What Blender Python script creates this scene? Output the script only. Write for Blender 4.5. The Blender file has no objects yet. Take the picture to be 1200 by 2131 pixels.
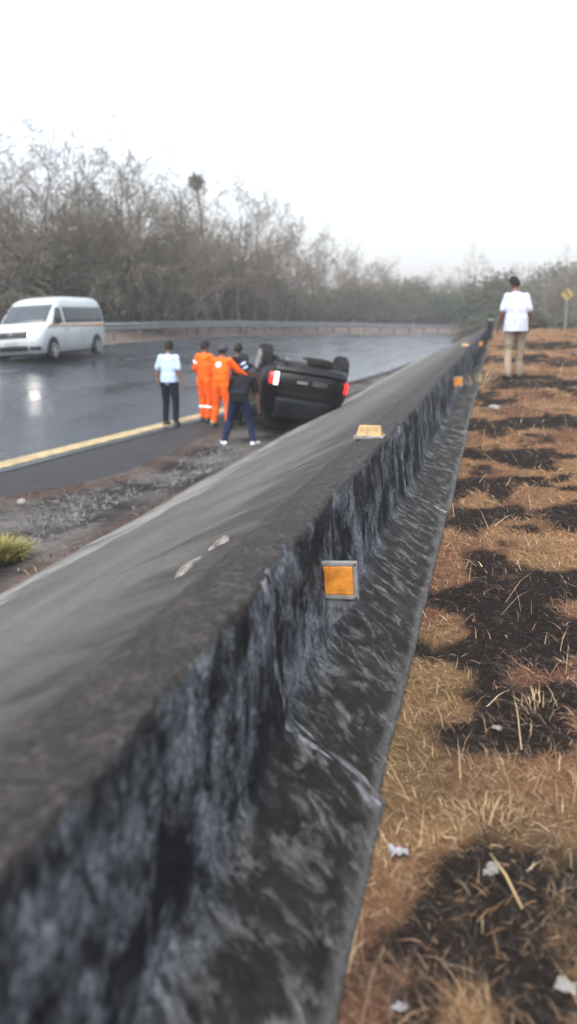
import bpy, bmesh, math, random
import numpy as np
from mathutils import Vector, Matrix

R = math.radians
rng = random.Random(7)
S = bpy.context.scene
COL = S.collection

# ------------------------------------------------------------------ camera
FPX = 1690.0
PITCH = R(13.8)
CAMZ = 2.30
cd = bpy.data.cameras.new("camera")
cam = bpy.data.objects.new("camera", cd)
COL.objects.link(cam)
cam.location = (0, 0, CAMZ)
cam.rotation_euler = (R(90) - PITCH, 0, 0)
cd.sensor_fit = 'HORIZONTAL'
cd.angle = 2 * math.atan(600 / FPX)
cd.clip_start = 0.05
cd.clip_end = 3000
S.camera = cam
cd.dof.use_dof = True
cd.dof.focus_distance = 4.2
cd.dof.aperture_fstop = 1.0
BLUR_APERTURE = 0.020            # lens opening in metres
cd.dof.aperture_fstop = (cd.lens / 1000.0) / BLUR_APERTURE


def at_depth(px, py, depth):
    """world point seen at photo pixel (px,py) at forward distance depth"""
    a = PITCH + math.atan((py - 1065.5) / FPX)
    z = -depth * math.tan(a)
    dd = depth * math.cos(PITCH) - z * math.sin(PITCH)
    return Vector(((px - 600) / FPX * dd, depth, CAMZ + z))


def at_drop(px, py, drop):
    a = PITCH + math.atan((py - 1065.5) / FPX)
    return at_depth(px, py, drop / math.tan(a))


# ------------------------------------------------------------------ alignment
TH = math.atan(0.253)
W0 = (-0.29, 0.0)
S_ARC, R_ARC = 36.0, 95.0


def wall_pt(s):
    if s <= S_ARC:
        return W0[0] + math.sin(TH) * s, W0[1] + math.cos(TH) * s, TH
    x0, y0, _ = wall_pt(S_ARC)
    t = (s - S_ARC) / R_ARC
    cx, cy = x0 + R_ARC * math.cos(TH), y0 - R_ARC * math.sin(TH)
    a = TH + t
    return cx - R_ARC * math.cos(a), cy + R_ARC * math.sin(a), a


def P(s, d, z=0.0):
    x, y, a = wall_pt(s)
    return (x - math.cos(a) * d, y + math.sin(a) * d, z)


def sstep(a, b, x):
    t = min(1, max(0, (x - a) / (b - a)))
    return t * t * (3 - 2 * t)


def d_line(s):
    v = 7.0 - 0.128 * (s - 10.9)
    return 4.0 + 0.5 * ((v - 4.0) + math.sqrt((v - 4.0) ** 2 + 0.3))


def d_edge(s):
    return min(5.2 + 1.25 * (1 - sstep(7.5, 12.0, s)), d_line(s) - 0.32)


ROAD_W = 12.6


def z_road(s, d):
    b = 0.072 * (1 - 0.55 * sstep(40, 85, s))
    return 0.02 + b * (d - d_line(s)) - 0.35 * sstep(45, 100, s)


def z_foot(s):
    return 0.80 + 0.026 * min(max(s - 1.0, 0), 31)


def smooth_noise(xs, ys, seed):
    """value noise, numpy arrays"""
    xi = np.floor(xs).astype(np.int64); yi = np.floor(ys).astype(np.int64)
    fx = xs - xi; fy = ys - yi
    fx = fx * fx * (3 - 2 * fx); fy = fy * fy * (3 - 2 * fy)

    def h(a, b):
        n = (a * 374761393 + b * 668265263 + seed * 974711) & 0x7fffffff
        n = ((n ^ (n >> 13)) * 1274126177) & 0x7fffffff
        return ((n ^ (n >> 16)) & 0xffff) / 65535.0
    return (h(xi, yi) * (1 - fx) + h(xi + 1, yi) * fx) * (1 - fy) + (h(xi, yi + 1) * (1 - fx) + h(xi + 1, yi + 1) * fx) * fy


def fbm(xs, ys, seed, octv=4):
    v = 0; a = 0.5; t = 0
    for k in range(octv):
        v = v + a * smooth_noise(xs * 2 ** k + 17.3 * k, ys * 2 ** k - 9.1 * k, seed + k)
        t += a; a *= 0.5
    return v / t


def _h1(a, b, seed):
    n = (a * 374761393 + b * 668265263 + seed * 974711) & 0x7fffffff
    n = ((n ^ (n >> 13)) * 1274126177) & 0x7fffffff
    return ((n ^ (n >> 16)) & 0xffff) / 65535.0


def n1(x, y, seed=1, o=3):
    v = 0.0; a = 0.5; t = 0.0
    for k in range(o):
        X = x * 2 ** k + 17.3 * k; Y = y * 2 ** k - 9.1 * k
        xi = math.floor(X); yi = math.floor(Y); fx = X - xi; fy = Y - yi
        fx = fx * fx * (3 - 2 * fx); fy = fy * fy * (3 - 2 * fy); q = seed + k
        v += a * ((_h1(xi, yi, q) * (1 - fx) + _h1(xi + 1, yi, q) * fx) * (1 - fy) + (_h1(xi, yi + 1, q) * (1 - fx) + _h1(xi + 1, yi + 1, q) * fx) * fy)
        t += a; a *= 0.5
    return v / t


# ------------------------------------------------------------------ object helpers
def prop(o, label=None, cat=None, group=None, kind=None):
    if label: o['label'] = label
    if cat: o['category'] = cat
    if group: o['group'] = group
    if kind: o['kind'] = kind
    return o


def empty(name, loc, rot=(0, 0, 0), **k):
    o = bpy.data.objects.new(name, None)
    COL.objects.link(o)
    o.location = loc
    o.rotation_euler = rot
    o.empty_display_size = 0.2
    return prop(o, **k)


def copy_tree(o, parent=None):
    c = o.copy(); COL.objects.link(c)
    if parent is not None:
        c.parent = parent
    for ch in list(o.children):
        copy_tree(ch, c)
    return c


class MB:
    def __init__(self):
        self.v = []; self.f = []; self.m = []; self.uv = None; self.col = None

    def add(self, vs, fs, m=0):
        b = len(self.v)
        self.v.extend([tuple(p) for p in vs])
        for f in fs:
            self.f.append(tuple(i + b for i in f)); self.m.append(m)

    def box(self, c, size, M=None, m=0, bev=0.0):
        x, y, z = size[0] / 2, size[1] / 2, size[2] / 2
        if bev <= 0:
            vs = [(sx * x, sy * y, sz * z) for sx in (-1, 1) for sy in (-1, 1) for sz in (-1, 1)]
            fs = [(0, 1, 3, 2), (4, 6, 7, 5), (0, 4, 5, 1), (2, 3, 7, 6), (0, 2, 6, 4), (1, 5, 7, 3)]
        else:
            bm = bmesh.new(); bmesh.ops.create_cube(bm, size=1)
            for v in bm.verts: v.co = Vector((v.co.x * 2 * x, v.co.y * 2 * y, v.co.z * 2 * z))
            bmesh.ops.bevel(bm, geom=bm.edges[:], offset=bev, segments=2, affect='EDGES', profile=0.5)
            bm.verts.index_update()
            vs = [v.co[:] for v in bm.verts]; fs = [[v.index for v in f.verts] for f in bm.faces]; bm.free()
        out = []
        for p in vs:
            q = Vector(p)
            if M is not None: q = M @ q
            out.append(q + Vector(c))
        self.add(out, fs, m)

    def tube(self, pts, rads, n=6, m=0, cap=True, flat=None):
        """tapered tube along points; flat = (a,b,side) elliptical scale with side direction"""
        pts = [Vector(p) for p in pts]
        b = len(self.v); k = len(pts)
        prev = None
        for i, p in enumerate(pts):
            t = (pts[min(i + 1, k - 1)] - pts[max(i - 1, 0)])
            if t.length < 1e-9: t = Vector((0, 0, 1))
            t.normalize()
            if flat is not None:
                u = flat[2] - t * flat[2].dot(t)
            elif prev is None:
                u = t.orthogonal()
            else:
                u = prev - t * prev.dot(t)
            if u.length < 1e-6: u = t.orthogonal()
            u.normalize(); prev = u
            w = t.cross(u)
            fa, fb = (flat[0], flat[1]) if flat else (1, 1)
            for j in range(n):
                a = 2 * math.pi * j / n
                self.v.append(tuple(p + u * (math.cos(a) * rads[i] * fa) + w * (math.sin(a) * rads[i] * fb)))
        for i in range(k - 1):
            for j in range(n):
                j2 = (j + 1) % n
                self.f.append((b + i * n + j, b + i * n + j2, b + (i + 1) * n + j2, b + (i + 1) * n + j)); self.m.append(m)
        if cap:
            self.f.append(tuple(b + j for j in range(n))[::-1]); self.m.append(m)
            self.f.append(tuple(b + (k - 1) * n + j for j in range(n))); self.m.append(m)

    def capsule(self, a, c, ra, rb, flat=None, n=12):
        a = Vector(a); c = Vector(c); t = c - a
        L = t.length
        if L < 1e-6: t = Vector((0, 0, 1))
        else: t = t / L
        ps, rs = [], []
        for k in range(5):
            q = math.pi / 2 * (1 - k / 4.0) * 0.97
            ps.append(a - t * (ra * math.sin(q))); rs.append(ra * math.cos(q))
        for k in range(1, 4):
            ps.append(a + t * (L * k / 4)); rs.append(ra + (rb - ra) * k / 4)
        for k in range(5):
            q = math.pi / 2 * (k / 4.0) * 0.97
            ps.append(c + t * (rb * math.sin(q))); rs.append(rb * math.cos(q))
        self.tube(ps, rs, n, flat=flat)

    def ellipsoid(self, c, r, M=None, nu=14, nv=9, m=0):
        vs = []; fs = []
        for i in range(nv + 1):
            th = math.pi * (0.02 + 0.96 * i / nv)
            for j in range(nu):
                ph = 2 * math.pi * j / nu
                q = Vector((r[0] * math.sin(th) * math.cos(ph), r[1] * math.sin(th) * math.sin(ph), r[2] * math.cos(th)))
                if M is not None: q = M @ q
                vs.append(q + Vector(c))
        for i in range(nv):
            for j in range(nu):
                fs.append((i * nu + j, (i + 1) * nu + j, (i + 1) * nu + (j + 1) % nu, i * nu + (j + 1) % nu))
        fs.append(tuple(range(nu))); fs.append(tuple(nv * nu + j for j in range(nu))[::-1])
        self.add(vs, fs, m)

    def lathe(self, c, prof, axis='x', n=24, m=0):
        """prof: list of (offset along axis, radius); closed loop revolve"""
        b = len(self.v)
        for (o, r) in prof:
            for j in range(n):
                a = 2 * math.pi * j / n
                if axis == 'x': q = (o, r * math.cos(a), r * math.sin(a))
                elif axis == 'y': q = (r * math.cos(a), o, r * math.sin(a))
                else: q = (r * math.cos(a), r * math.sin(a), o)
                self.v.append((c[0] + q[0], c[1] + q[1], c[2] + q[2]))
        k = len(prof)
        for i in range(k - 1):
            for j in range(n):
                j2 = (j + 1) % n
                self.f.append((b + i * n + j, b + i * n + j2, b + (i + 1) * n + j2, b + (i + 1) * n + j)); self.m.append(m)
        self.f.append(tuple(b + j for j in range(n))); self.m.append(m)
        self.f.append(tuple(b + (k - 1) * n + j for j in range(n))[::-1]); self.m.append(m)

    def grid(self, fn, nu, nv, m=0):
        vs = [fn(i / nu, j / nv) for i in range(nu + 1) for j in range(nv + 1)]
        fs = [(i * (nv + 1) + j, (i + 1) * (nv + 1) + j, (i + 1) * (nv + 1) + j + 1, i * (nv + 1) + j + 1) for i in range(nu) for j in range(nv)]
        self.add(vs, fs, m)

    def mesh(self, name, mats, smooth=False, uv=None, col=None):
        me = bpy.data.meshes.new(name)
        me.from_pydata([tuple(map(float, p)) for p in self.v], [], self.f)
        for mt in (mats if isinstance(mats, (list, tuple)) else [mats]): me.materials.append(mt)
        if any(self.m): me.polygons.foreach_set('material_index', self.m)
        if smooth: me.polygons.foreach_set('use_smooth', [True] * len(me.polygons))
        if uv is not None:
            l = me.uv_layers.new(name='UVMap')
            vi = np.zeros(len(me.loops), np.int32); me.loops.foreach_get('vertex_index', vi)
            l.data.foreach_set('uv', np.asarray(uv, np.float32)[vi].ravel())
        if col is not None:
            a = me.color_attributes.new('Col', 'FLOAT_COLOR', 'POINT')
            c = np.ones((len(me.vertices), 4), np.float32); c[:, :3] = col
            a.data.foreach_set('color', c.ravel())
        me.update()
        return me

    def build(self, name, mats, parent=None, smooth=False, uv=None, col=None, fix=False):
        me = self.mesh(name, mats, smooth, uv, col)
        if fix:
            bm = bmesh.new(); bm.from_mesh(me); bmesh.ops.recalc_face_normals(bm, faces=bm.faces[:]); bm.to_mesh(me); bm.free()
        o = bpy.data.objects.new(name, me)
        COL.objects.link(o)
        if parent is not None: o.parent = parent
        return o


def auto_smooth(o, ang=40):
    me = o.data
    me.polygons.foreach_set('use_smooth', [True] * len(me.polygons))
    try:
        me.set_sharp_from_angle(angle=R(ang))
    except Exception:
        pass
    return o


# ------------------------------------------------------------------ materials
class NT:
    def __init__(self, name):
        self.m = bpy.data.materials.new(name); self.m.use_nodes = True
        self.t = self.m.node_tree
        self.b = self.t.nodes.get('Principled BSDF')
        self.out = self.t.nodes.get('Material Output')

    def n(self, typ, **k):
        nd = self.t.nodes.new(typ)
        for a, v in k.items():
            if a.startswith('i_'):
                nd.inputs[a[2:].replace('_', ' ')].default_value = v
            else:
                setattr(nd, a, v)
        return nd

    def l(self, a, b):
        self.t.links.new(a, b)

    def coord(self, kind='Object', scale=(1, 1, 1)):
        c = self.n('ShaderNodeTexCoord'); mp = self.n('ShaderNodeMapping')
        mp.inputs['Scale'].default_value = scale
        self.l(c.outputs[kind], mp.inputs['Vector'])
        return mp.outputs['Vector']

    def noise(self, vec, scale, detail=4, rough=0.55, dist=0.0):
        nd = self.n('ShaderNodeTexNoise')
        nd.inputs['Scale'].default_value = scale; nd.inputs['Detail'].default_value = detail
        nd.inputs['Roughness'].default_value = rough; nd.inputs['Distortion'].default_value = dist
        self.l(vec, nd.inputs['Vector'])
        return nd.outputs['Fac']

    def ramp(self, fac, stops):
        r = self.n('ShaderNodeValToRGB')
        e = r.color_ramp.elements
        while len(e) < len(stops): e.new(0.5)
        for i, (p, c) in enumerate(stops):
            e[i].position = p
            e[i].color = (c[0], c[1], c[2], 1) if isinstance(c, (tuple, list)) else (c, c, c, 1)
        self.l(fac, r.inputs['Fac'])
        return r.outputs['Color']

    def mix(self, fac, a, b, mode='MIX'):
        x = self.n('ShaderNodeMix', data_type='RGBA', blend_type=mode)
        if isinstance(fac, (int, float)): x.inputs[0].default_value = fac
        else: self.l(fac, x.inputs[0])
        for sl, v in ((6, a), (7, b)):
            if isinstance(v, (tuple, list)): x.inputs[sl].default_value = (*v[:3], 1)
            else: self.l(v, x.inputs[sl])
        return x.outputs[2]

    def math(self, op, a, b=None):
        x = self.n('ShaderNodeMath', operation=op)
        for i, v in enumerate((a, b)):
            if v is None: continue
            if isinstance(v, (int, float)): x.inputs[i].default_value = v
            else: self.l(v, x.inputs[i])
        return x.outputs[0]

    def bump(self, h, strength=0.3, dist=0.02):
        b = self.n('ShaderNodeBump'); b.inputs['Strength'].default_value = strength; b.inputs['Distance'].default_value = dist
        self.l(h, b.inputs['Height']); self.l(b.outputs['Normal'], self.b.inputs['Normal'])

    def set(self, **k):
        for a, v in k.items():
            inp = self.b.inputs[a.replace('_', ' ')]
            if hasattr(v, 'node'): self.l(v, inp)
            elif isinstance(v, (tuple, list)): inp.default_value = (*v[:3], 1)
            else: inp.default_value = v
        return self


def plain(name, c, rough=0.6, metal=0.0, var=0.15, scale=8, spec=0.5, coat=0.0, fold=0.0):
    t = NT(name)
    f = t.noise(t.coord('Object'), scale, 4)
    a = tuple(max(0, x * (1 - var)) for x in c); b = tuple(min(1, x * (1 + var)) for x in c)
    t.set(Base_Color=t.ramp(f, [(0.3, a), (0.7, b)]), Roughness=rough, Metallic=metal)
    t.b.inputs['Specular IOR Level'].default_value = spec
    if fold: t.bump(t.noise(t.coord('Object', (1, 1, .55)), 9, 3, .5, 1.2), fold, 0.06)
    if coat: t.b.inputs['Coat Weight'].default_value = coat; t.b.inputs['Coat Roughness'].default_value = 0.05
    return t.m


def emis(name, c, strength, base=None):
    t = NT(name)
    t.set(Base_Color=base or c, Roughness=0.25)
    t.b.inputs['Emission Color'].default_value = (*c, 1)
    t.b.inputs['Emission Strength'].default_value = strength
    return t.m


def vcol(name, rough=0.8, spec=0.3, trans=0.0, grain=None):
    t = NT(name)
    a = t.n('ShaderNodeAttribute', attribute_name='Col')
    c = a.outputs['Color']
    if grain:
        f = t.noise(t.coord('Object'), grain[0], 5, 0.65)
        c = t.mix(1.0, c, t.ramp(f, [(0.3, grain[1]), (0.7, grain[2])]), 'MULTIPLY')
        f2 = t.noise(t.coord('Object'), grain[0] * 2.3, 4, 0.7)
        t.bump(f2, 0.8, 0.03)
    t.set(Base_Color=c, Roughness=rough)
    t.b.inputs['Specular IOR Level'].default_value = spec
    return t.m


# wet asphalt, laid out along the road (u = metres along, v = metres across)
def m_asphalt():
    t = NT('wet_asphalt')
    uv = t.coord('UV')
    f = t.noise(uv, 0.35, 4); g = t.noise(uv, 60, 3, 0.7)
    lanes = t.noise(t.coord('UV', (0.02, 0.9, 1)), 1.0, 3)
    c = t.mix(0.5, t.ramp(f, [(0.3, (0.009, 0.016, 0.025)), (0.7, (0.018, 0.027, 0.039))]), t.ramp(g, [(0.3, (0.016, 0.018, 0.021)), (0.75, (0.040, 0.042, 0.046))]))
    r = t.mix(0.55, t.ramp(f, [(0.35, 0.16), (0.62, 0.42)]), t.ramp(lanes, [(0.35, 0.14), (0.65, 0.40)]))
    t.set(Base_Color=c, Roughness=r)
    t.b.inputs['Specular IOR Level'].default_value = 0.36
    t.b.inputs['Coat Weight'].default_value = 0.14
    t.b.inputs['Coat Roughness'].default_value = 0.10
    h = t.mix(0.25, g, t.noise(uv, 3, 4))
    t.bump(h, 0.16, 0.008)
    return t.m


def m_shoulder():
    t = NT('dark_shoulder_asphalt')
    uv = t.coord('UV')
    f = t.noise(uv, 1.2, 5); g = t.noise(uv, 70, 3, 0.7)
    c = t.mix(0.5, t.ramp(f, [(0.3, (0.010, 0.0105, 0.012)), (0.7, (0.024, 0.0245, 0.027))]), t.ramp(g, [(0.3, (0.012, 0.013, 0.015)), (0.75, (0.038, 0.039, 0.042))]))
    t.set(Base_Color=c, Roughness=t.ramp(f, [(0.3, 0.55), (0.7, 0.85)]))
    t.b.inputs['Specular IOR Level'].default_value = 0.2
    t.bump(g, 0.5, 0.01)
    return t.m


# smooth sloped concrete; streaks run along the slope's length
def m_slope():
    t = NT('sloped_concrete')
    uv = t.coord('UV')
    long_ = t.noise(t.coord('UV', (0.30, 2.6, 1)), 1.6, 7, 0.66, 0.3)
    blot = t.noise(uv, 1.1, 5, 0.6)
    fine = t.noise(uv, 38, 5, 0.7)
    c1 = t.ramp(long_, [(0.32, (0.026, 0.025, 0.023)), (0.5, (0.062, 0.061, 0.057)), (0.68, (0.130, 0.130, 0.124))])
    c2 = t.ramp(blot, [(0.35, (0.030, 0.029, 0.027)), (0.65, (0.085, 0.083, 0.078))])
    c = t.mix(0.55, c1, c2)
    c = t.mix(0.45, c, t.ramp(fine, [(0.3, (0.022, 0.021, 0.020)), (0.7, (0.095, 0.093, 0.088))]))
    # crusted, darker soil washed over the strip under the barrier and along the bottom
    sx = t.n('ShaderNodeSeparateXYZ'); t.l(uv, sx.inputs[0])
    edge = t.math('ADD', sx.outputs['Y'], t.math('MULTIPLY', t.math('SUBTRACT', t.noise(uv, 2.2, 5, 0.6), 0.5), 0.9))
    top = t.ramp(edge, [(0.30, 1.0), (0.46, 0.0)])           # v is d/2.6 here
    grit = t.noise(uv, 90, 4, 0.75)
    dirt = t.ramp(t.mix(0.5, t.noise(uv, 9, 6, 0.7), grit), [(0.3, (0.008, 0.0072, 0.007)), (0.5, (0.027, 0.0245, 0.0235)), (0.72, (0.075, 0.069, 0.066))])
    c = t.mix(top, c, dirt)
    wash = t.math('MULTIPLY', edge, 0.7)
    low = t.ramp(t.math('ADD', wash, t.math('MULTIPLY', t.math('SUBTRACT', long_, 0.5), 0.5)), [(0.70, 0.0), (0.80, 0.75), (0.93, 0.0)])
    c = t.mix(low, c, (0.17, 0.172, 0.168))
    t.set(Base_Color=c, Roughness=t.ramp(blot, [(0.3, 0.55), (0.7, 0.85)]))
    t.b.inputs['Specular IOR Level'].default_value = 0.2
    t.bump(t.mix(0.5, fine, t.noise(uv, 7, 5)), 0.8, 0.03)
    return t.m


# weathered black barrier concrete; u = along, v = down the face (0 crest .. 1 foot)
def m_barrier():
    t = NT('black_stained_concrete')
    uv = t.coord('UV')
    o = t.coord('Object')
    s0_ = t.n('ShaderNodeSeparateXYZ'); t.l(uv, s0_.inputs[0])
    su = t.math('ADD', s0_.outputs['X'], t.math('MULTIPLY', s0_.outputs['Y'], 0.16))

    def skew(a, b):
        cb = t.n('ShaderNodeCombineXYZ'); t.l(t.math('MULTIPLY', su, a), cb.inputs[0]); t.l(t.math('MULTIPLY', s0_.outputs['Y'], b), cb.inputs[1])
        return cb.outputs[0]
    runs = t.noise(skew(11, 7.0), 1.0, 8, 0.70, 0.5)
    runs2 = t.noise(skew(44, 24.0), 1.0, 6, 0.72, 0.2)
    patch = t.noise(skew(3.3, 3.0), 1.0, 5, 0.6, 0.3)
    fine = t.noise(o, 55, 5, 0.72)
    mid = t.noise(o, 9, 6, 0.65)
    # lime runs on the upper face
    k = t.math('ADD', t.math('MULTIPLY', runs, 0.46), t.math('ADD', t.math('MULTIPLY', runs2, 0.24), t.math('MULTIPLY', patch, 0.62)))
    lime = t.ramp(k, [(0.615, 0.0), (0.675, 0.30), (0.77, 1.0)])
    base = t.ramp(mid, [(0.3, (0.0015, 0.002, 0.0035)), (0.7, (0.013, 0.0145, 0.019))])
    up = t.mix(lime, base, t.ramp(fine, [(0.3, (0.036, 0.046, 0.060)), (0.7, (0.22, 0.255, 0.295))]))
    # lower flare: grey-black, speckled
    lowc = t.ramp(mid, [(0.30, (0.003, 0.0029, 0.0026)), (0.55, (0.014, 0.0135, 0.0118)), (0.74, (0.042, 0.041, 0.038))])
    speck = t.ramp(t.noise(skew(11, 7), 1.0, 7, 0.72, .4), [(0.50, 0.0), (0.66, 0.85)])
    lowc = t.mix(speck, lowc, (0.12, 0.125, 0.13))
    sx = t.n('ShaderNodeSeparateXYZ'); t.l(uv, sx.inputs[0])
    v = t.math('ADD', sx.outputs['Y'], t.math('MULTIPLY', t.math('SUBTRACT', t.noise(t.coord('UV', (5, 5, 1)), 1.0, 5), 0.5), 0.24))
    c = t.mix(t.ramp(v, [(0.56, 0.0), (0.68, 1.0)]), up, lowc)
    # soil-brown top
    brown = t.ramp(t.mix(0.5, mid, fine), [(0.3, (0.008, 0.0072, 0.007)), (0.5, (0.027, 0.0245, 0.0235)), (0.72, (0.075, 0.069, 0.066))])
    foot = t.ramp(t.math('ADD', sx.outputs['Y'], t.math('MULTIPLY', t.math('SUBTRACT', t.noise(skew(6, 9), 1.0, 5), 0.5), 0.10)), [(0.955, 0.0), (1.0, 0.75)])
    c = t.mix(foot, c, (0.085, 0.087, 0.088))
    vt = t.math('ADD', sx.outputs['Y'], t.math('MULTIPLY', t.math('SUBTRACT', t.noise(t.coord('UV', (14, 14, 1)), 1.0, 5, .65), 0.5), 0.16))
    c = t.mix(t.ramp(vt, [(0.045, 1.0), (0.085, 0.0)]), c, brown)
    c = t.mix(0.35, c, t.ramp(fine, [(0.35, (0.0, 0.0, 0.0)), (0.7, (1, 1, 1))]), 'SOFT_LIGHT')
    t.set(Base_Color=c, Roughness=t.ramp(mid, [(0.3, 0.5), (0.7, 0.85)]))
    t.b.inputs['Specular IOR Level'].default_value = 0.14
    t.bump(t.mix(0.5, fine, mid), 0.95, 0.035)
    return t.m


M = {}
M['asphalt'] = m_asphalt()
M['shoulder'] = m_shoulder()
M['slope'] = m_slope()
M['barrier'] = m_barrier()
M['mortar'] = plain('pale_mortar', (0.088, 0.092, 0.10), 0.95, var=0.9, scale=20, spec=.1)
M['grass'] = vcol('dry_grass_blades', 0.85, 0.1)
def m_bank():
    t = NT('burnt_bank_soil')
    a = t.n('ShaderNodeAttribute', attribute_name='Col'); bn = t.n('ShaderNodeAttribute', attribute_name='Burn')
    o = t.coord('Object')
    f = t.noise(o, 24, 6, 0.7); g = t.noise(o, 70, 4, 0.75)
    k = t.math('ADD', bn.outputs['Fac'], t.math('MULTIPLY', t.math('SUBTRACT', t.mix(0.4, f, g), 0.5), 1.45))
    straw = t.mix(1.0, a.outputs['Color'], t.ramp(f, [(0.3, (0.5, 0.48, 0.46)), (0.7, (1.35, 1.33, 1.3))]), 'MULTIPLY')
    char = t.ramp(t.mix(0.5, g, t.noise(o, 33, 5, 0.7)), [(0.36, (0.0045, 0.0042, 0.0042)), (0.55, (0.0105, 0.0095, 0.0095)), (0.72, (0.050, 0.046, 0.045))])
    t.set(Base_Color=t.mix(t.ramp(k, [(0.32, 0.0), (0.78, 0.97)]), straw, char), Roughness=0.95)
    t.b.inputs['Specular IOR Level'].default_value = 0.05
    t.bump(t.mix(0.5, f, g), 0.9, 0.03)
    return t.m


M['soil'] = m_bank()
M['verge_soil'] = vcol('verge_soil', 0.9, 0.08, grain=(9, (0.5, 0.5, 0.5), (1.35, 1.33, 1.3)))
M['red_soil'] = plain('reddish_verge', (0.062, 0.045, 0.038), 0.95, var=0.4, scale=0.9)
M['ground'] = plain('distant_ground', (0.055, 0.052, 0.036), 0.95, var=0.4, scale=0.05)
M['hill'] = plain('hill_scrub', (0.035, 0.040, 0.038), 0.95, var=0.35, scale=0.03)
M['yellow_paint'] = plain('worn_yellow_paint', (0.235, 0.185, 0.095), 0.65, var=0.4, scale=5)
M['white_paint'] = plain('worn_white_paint', (0.060, 0.066, 0.072), 0.35, var=0.6, scale=3)
M['steel'] = plain('galvanised_steel', (0.16, 0.18, 0.195), 0.5, 0.4, var=0.2, scale=1.5)
M['rust'] = plain('weathered_post', (0.085, 0.066, 0.058), 0.8, 0.1, var=0.4, scale=6)
M['bark'] = plain('grey_brown_bark', (0.055, 0.048, 0.042), 0.95, var=0.35, scale=4)
M['twig'] = plain('bare_twigs', (0.098, 0.082, 0.066), 0.95, var=0.3, scale=2)
M['leaf'] = vcol('scrub_leaves', 0.7, 0.3)
M['nest'] = plain('nest_twigs', (0.012, 0.015, 0.016), 0.95, var=0.4)
M['concrete'] = plain('pale_frame_concrete', (0.13, 0.133, 0.133), 0.85, var=0.3, scale=30)
M['orange_lens'] = plain('amber_reflector', (0.37, 0.145, 0.018), 0.45, var=0.5, scale=18)
M['yellow_lens'] = plain('pale_yellow_block', (0.235, 0.155, 0.058), 0.6, var=0.4, scale=25)
M['sign_yellow'] = plain('sign_yellow', (0.20, 0.145, 0.03), 0.5, var=0.08)
M['black'] = plain('black_paint', (0.012, 0.012, 0.012), 0.5)
M['white_car'] = plain('white_car_paint', (0.285, 0.32, 0.34), 0.35, var=0.05, scale=2, coat=0.15)
M['tan_stripe'] = plain('tan_stripe', (0.34, 0.24, 0.14), 0.35, var=0.06)
M['car_glass'] = plain('dark_car_glass', (0.018, 0.022, 0.028), 0.12, var=0.1, spec=0.22)
M['wind_glass'] = plain('windscreen_glass', (0.028, 0.036, 0.045), 0.1, var=0.15, spec=0.5)
M['plastic'] = plain('black_plastic', (0.007, 0.0075, 0.009), 0.6, spec=.25)
M['seam'] = plain('panel_gap', (0.05, 0.05, 0.055), 0.8)
M['tyre'] = plain('tyre_rubber', (0.007, 0.007, 0.0075), 0.9, var=0.25, scale=12, spec=.2)
M['rim'] = plain('alloy_rim', (0.34, 0.35, 0.37), 0.35, 0.6)
M['chrome'] = plain('chrome', (0.6, 0.62, 0.64), 0.15, 0.95, var=0.05)
M['headlight'] = emis('lit_headlight', (1.0, 0.93, 0.86), 5.0)
M['lamp_glass'] = plain('lamp_glass', (0.5, 0.53, 0.55), 0.12)
M['plate'] = plain('number_plate', (0.20, 0.21, 0.205), 0.5)
M['black_car'] = plain('black_car_paint', (0.004, 0.0045, 0.006), 0.3, var=0.15, scale=3, spec=.22, coat=0.08)
M['under'] = plain('muddy_underbody', (0.011, 0.011, 0.012), 0.8, var=0.5, scale=5, spec=.2)
M['metal_dark'] = plain('dull_metal', (0.07, 0.07, 0.075), 0.5, 0.6, var=0.3)
M['tail_red'] = emis('lit_tail_light', (1.0, 0.03, 0.025), 0.55, (0.3, 0.006, 0.006))
M['tail_white'] = emis('lit_reverse_light', (1.0, 0.80, 0.76), 0.6, (0.4, 0.37, 0.36))
M['skin'] = plain('skin', (0.125, 0.068, 0.048), 0.55, var=0.12, scale=20)
M['hair'] = plain('dark_hair', (0.006, 0.005, 0.005), 0.8, spec=.2)
M['blue_shirt'] = plain('light_blue_shirt', (0.30, 0.39, 0.54), 0.85, var=0.08, scale=12, fold=.8, spec=.08)
M['navy'] = plain('navy_trousers', (0.006, 0.008, 0.015), 0.9, var=0.2, fold=.8, spec=.08)
M['orange'] = plain('orange_coverall', (0.66, 0.090, 0.008), 0.85, var=0.1, scale=10, fold=.8, spec=.08)
M['reflective'] = plain('reflective_tape', (0.70, 0.72, 0.74), 0.35)
M['black_shirt'] = plain('black_shirt', (0.007, 0.0075, 0.009), 0.9, var=0.2, fold=.8, spec=.08)
M['jeans'] = plain('dark_blue_jeans', (0.009, 0.016, 0.042), 0.9, var=0.25, fold=.8, spec=.08)
M['white_shoe'] = plain('white_shoe', (0.40, 0.43, 0.50), 0.6)
M['black_boot'] = plain('black_boot', (0.02, 0.02, 0.02), 0.6)
M['green_boot'] = plain('green_boot_strip', (0.10, 0.19, 0.08), 0.6)
M['white_shirt'] = plain('white_shirt', (0.36, 0.39, 0.50), 0.85, var=0.07, scale=12, fold=.8, spec=.08)
M['khaki'] = plain('khaki_trousers', (0.20, 0.165, 0.125), 0.85, var=0.15, scale=10, fold=.8, spec=.08)
M['brown_shoe'] = plain('brown_shoe', (0.05, 0.035, 0.03), 0.6)
M['cap'] = plain('navy_cap', (0.015, 0.018, 0.03), 0.8)
M['paper'] = plain('crumpled_paper', (0.20, 0.21, 0.23), 0.85, var=0.1)
M['stone'] = plain('pale_stone', (0.15, 0.148, 0.143), 0.9, var=0.25)
M['straw'] = plain('straw_stalk', (0.30, 0.22, 0.115), 0.7)
M['eye'] = plain('eye', (0.05, 0.04, 0.035), 0.2)
M['lip'] = plain('lip', (0.16, 0.06, 0.05), 0.5)


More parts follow.
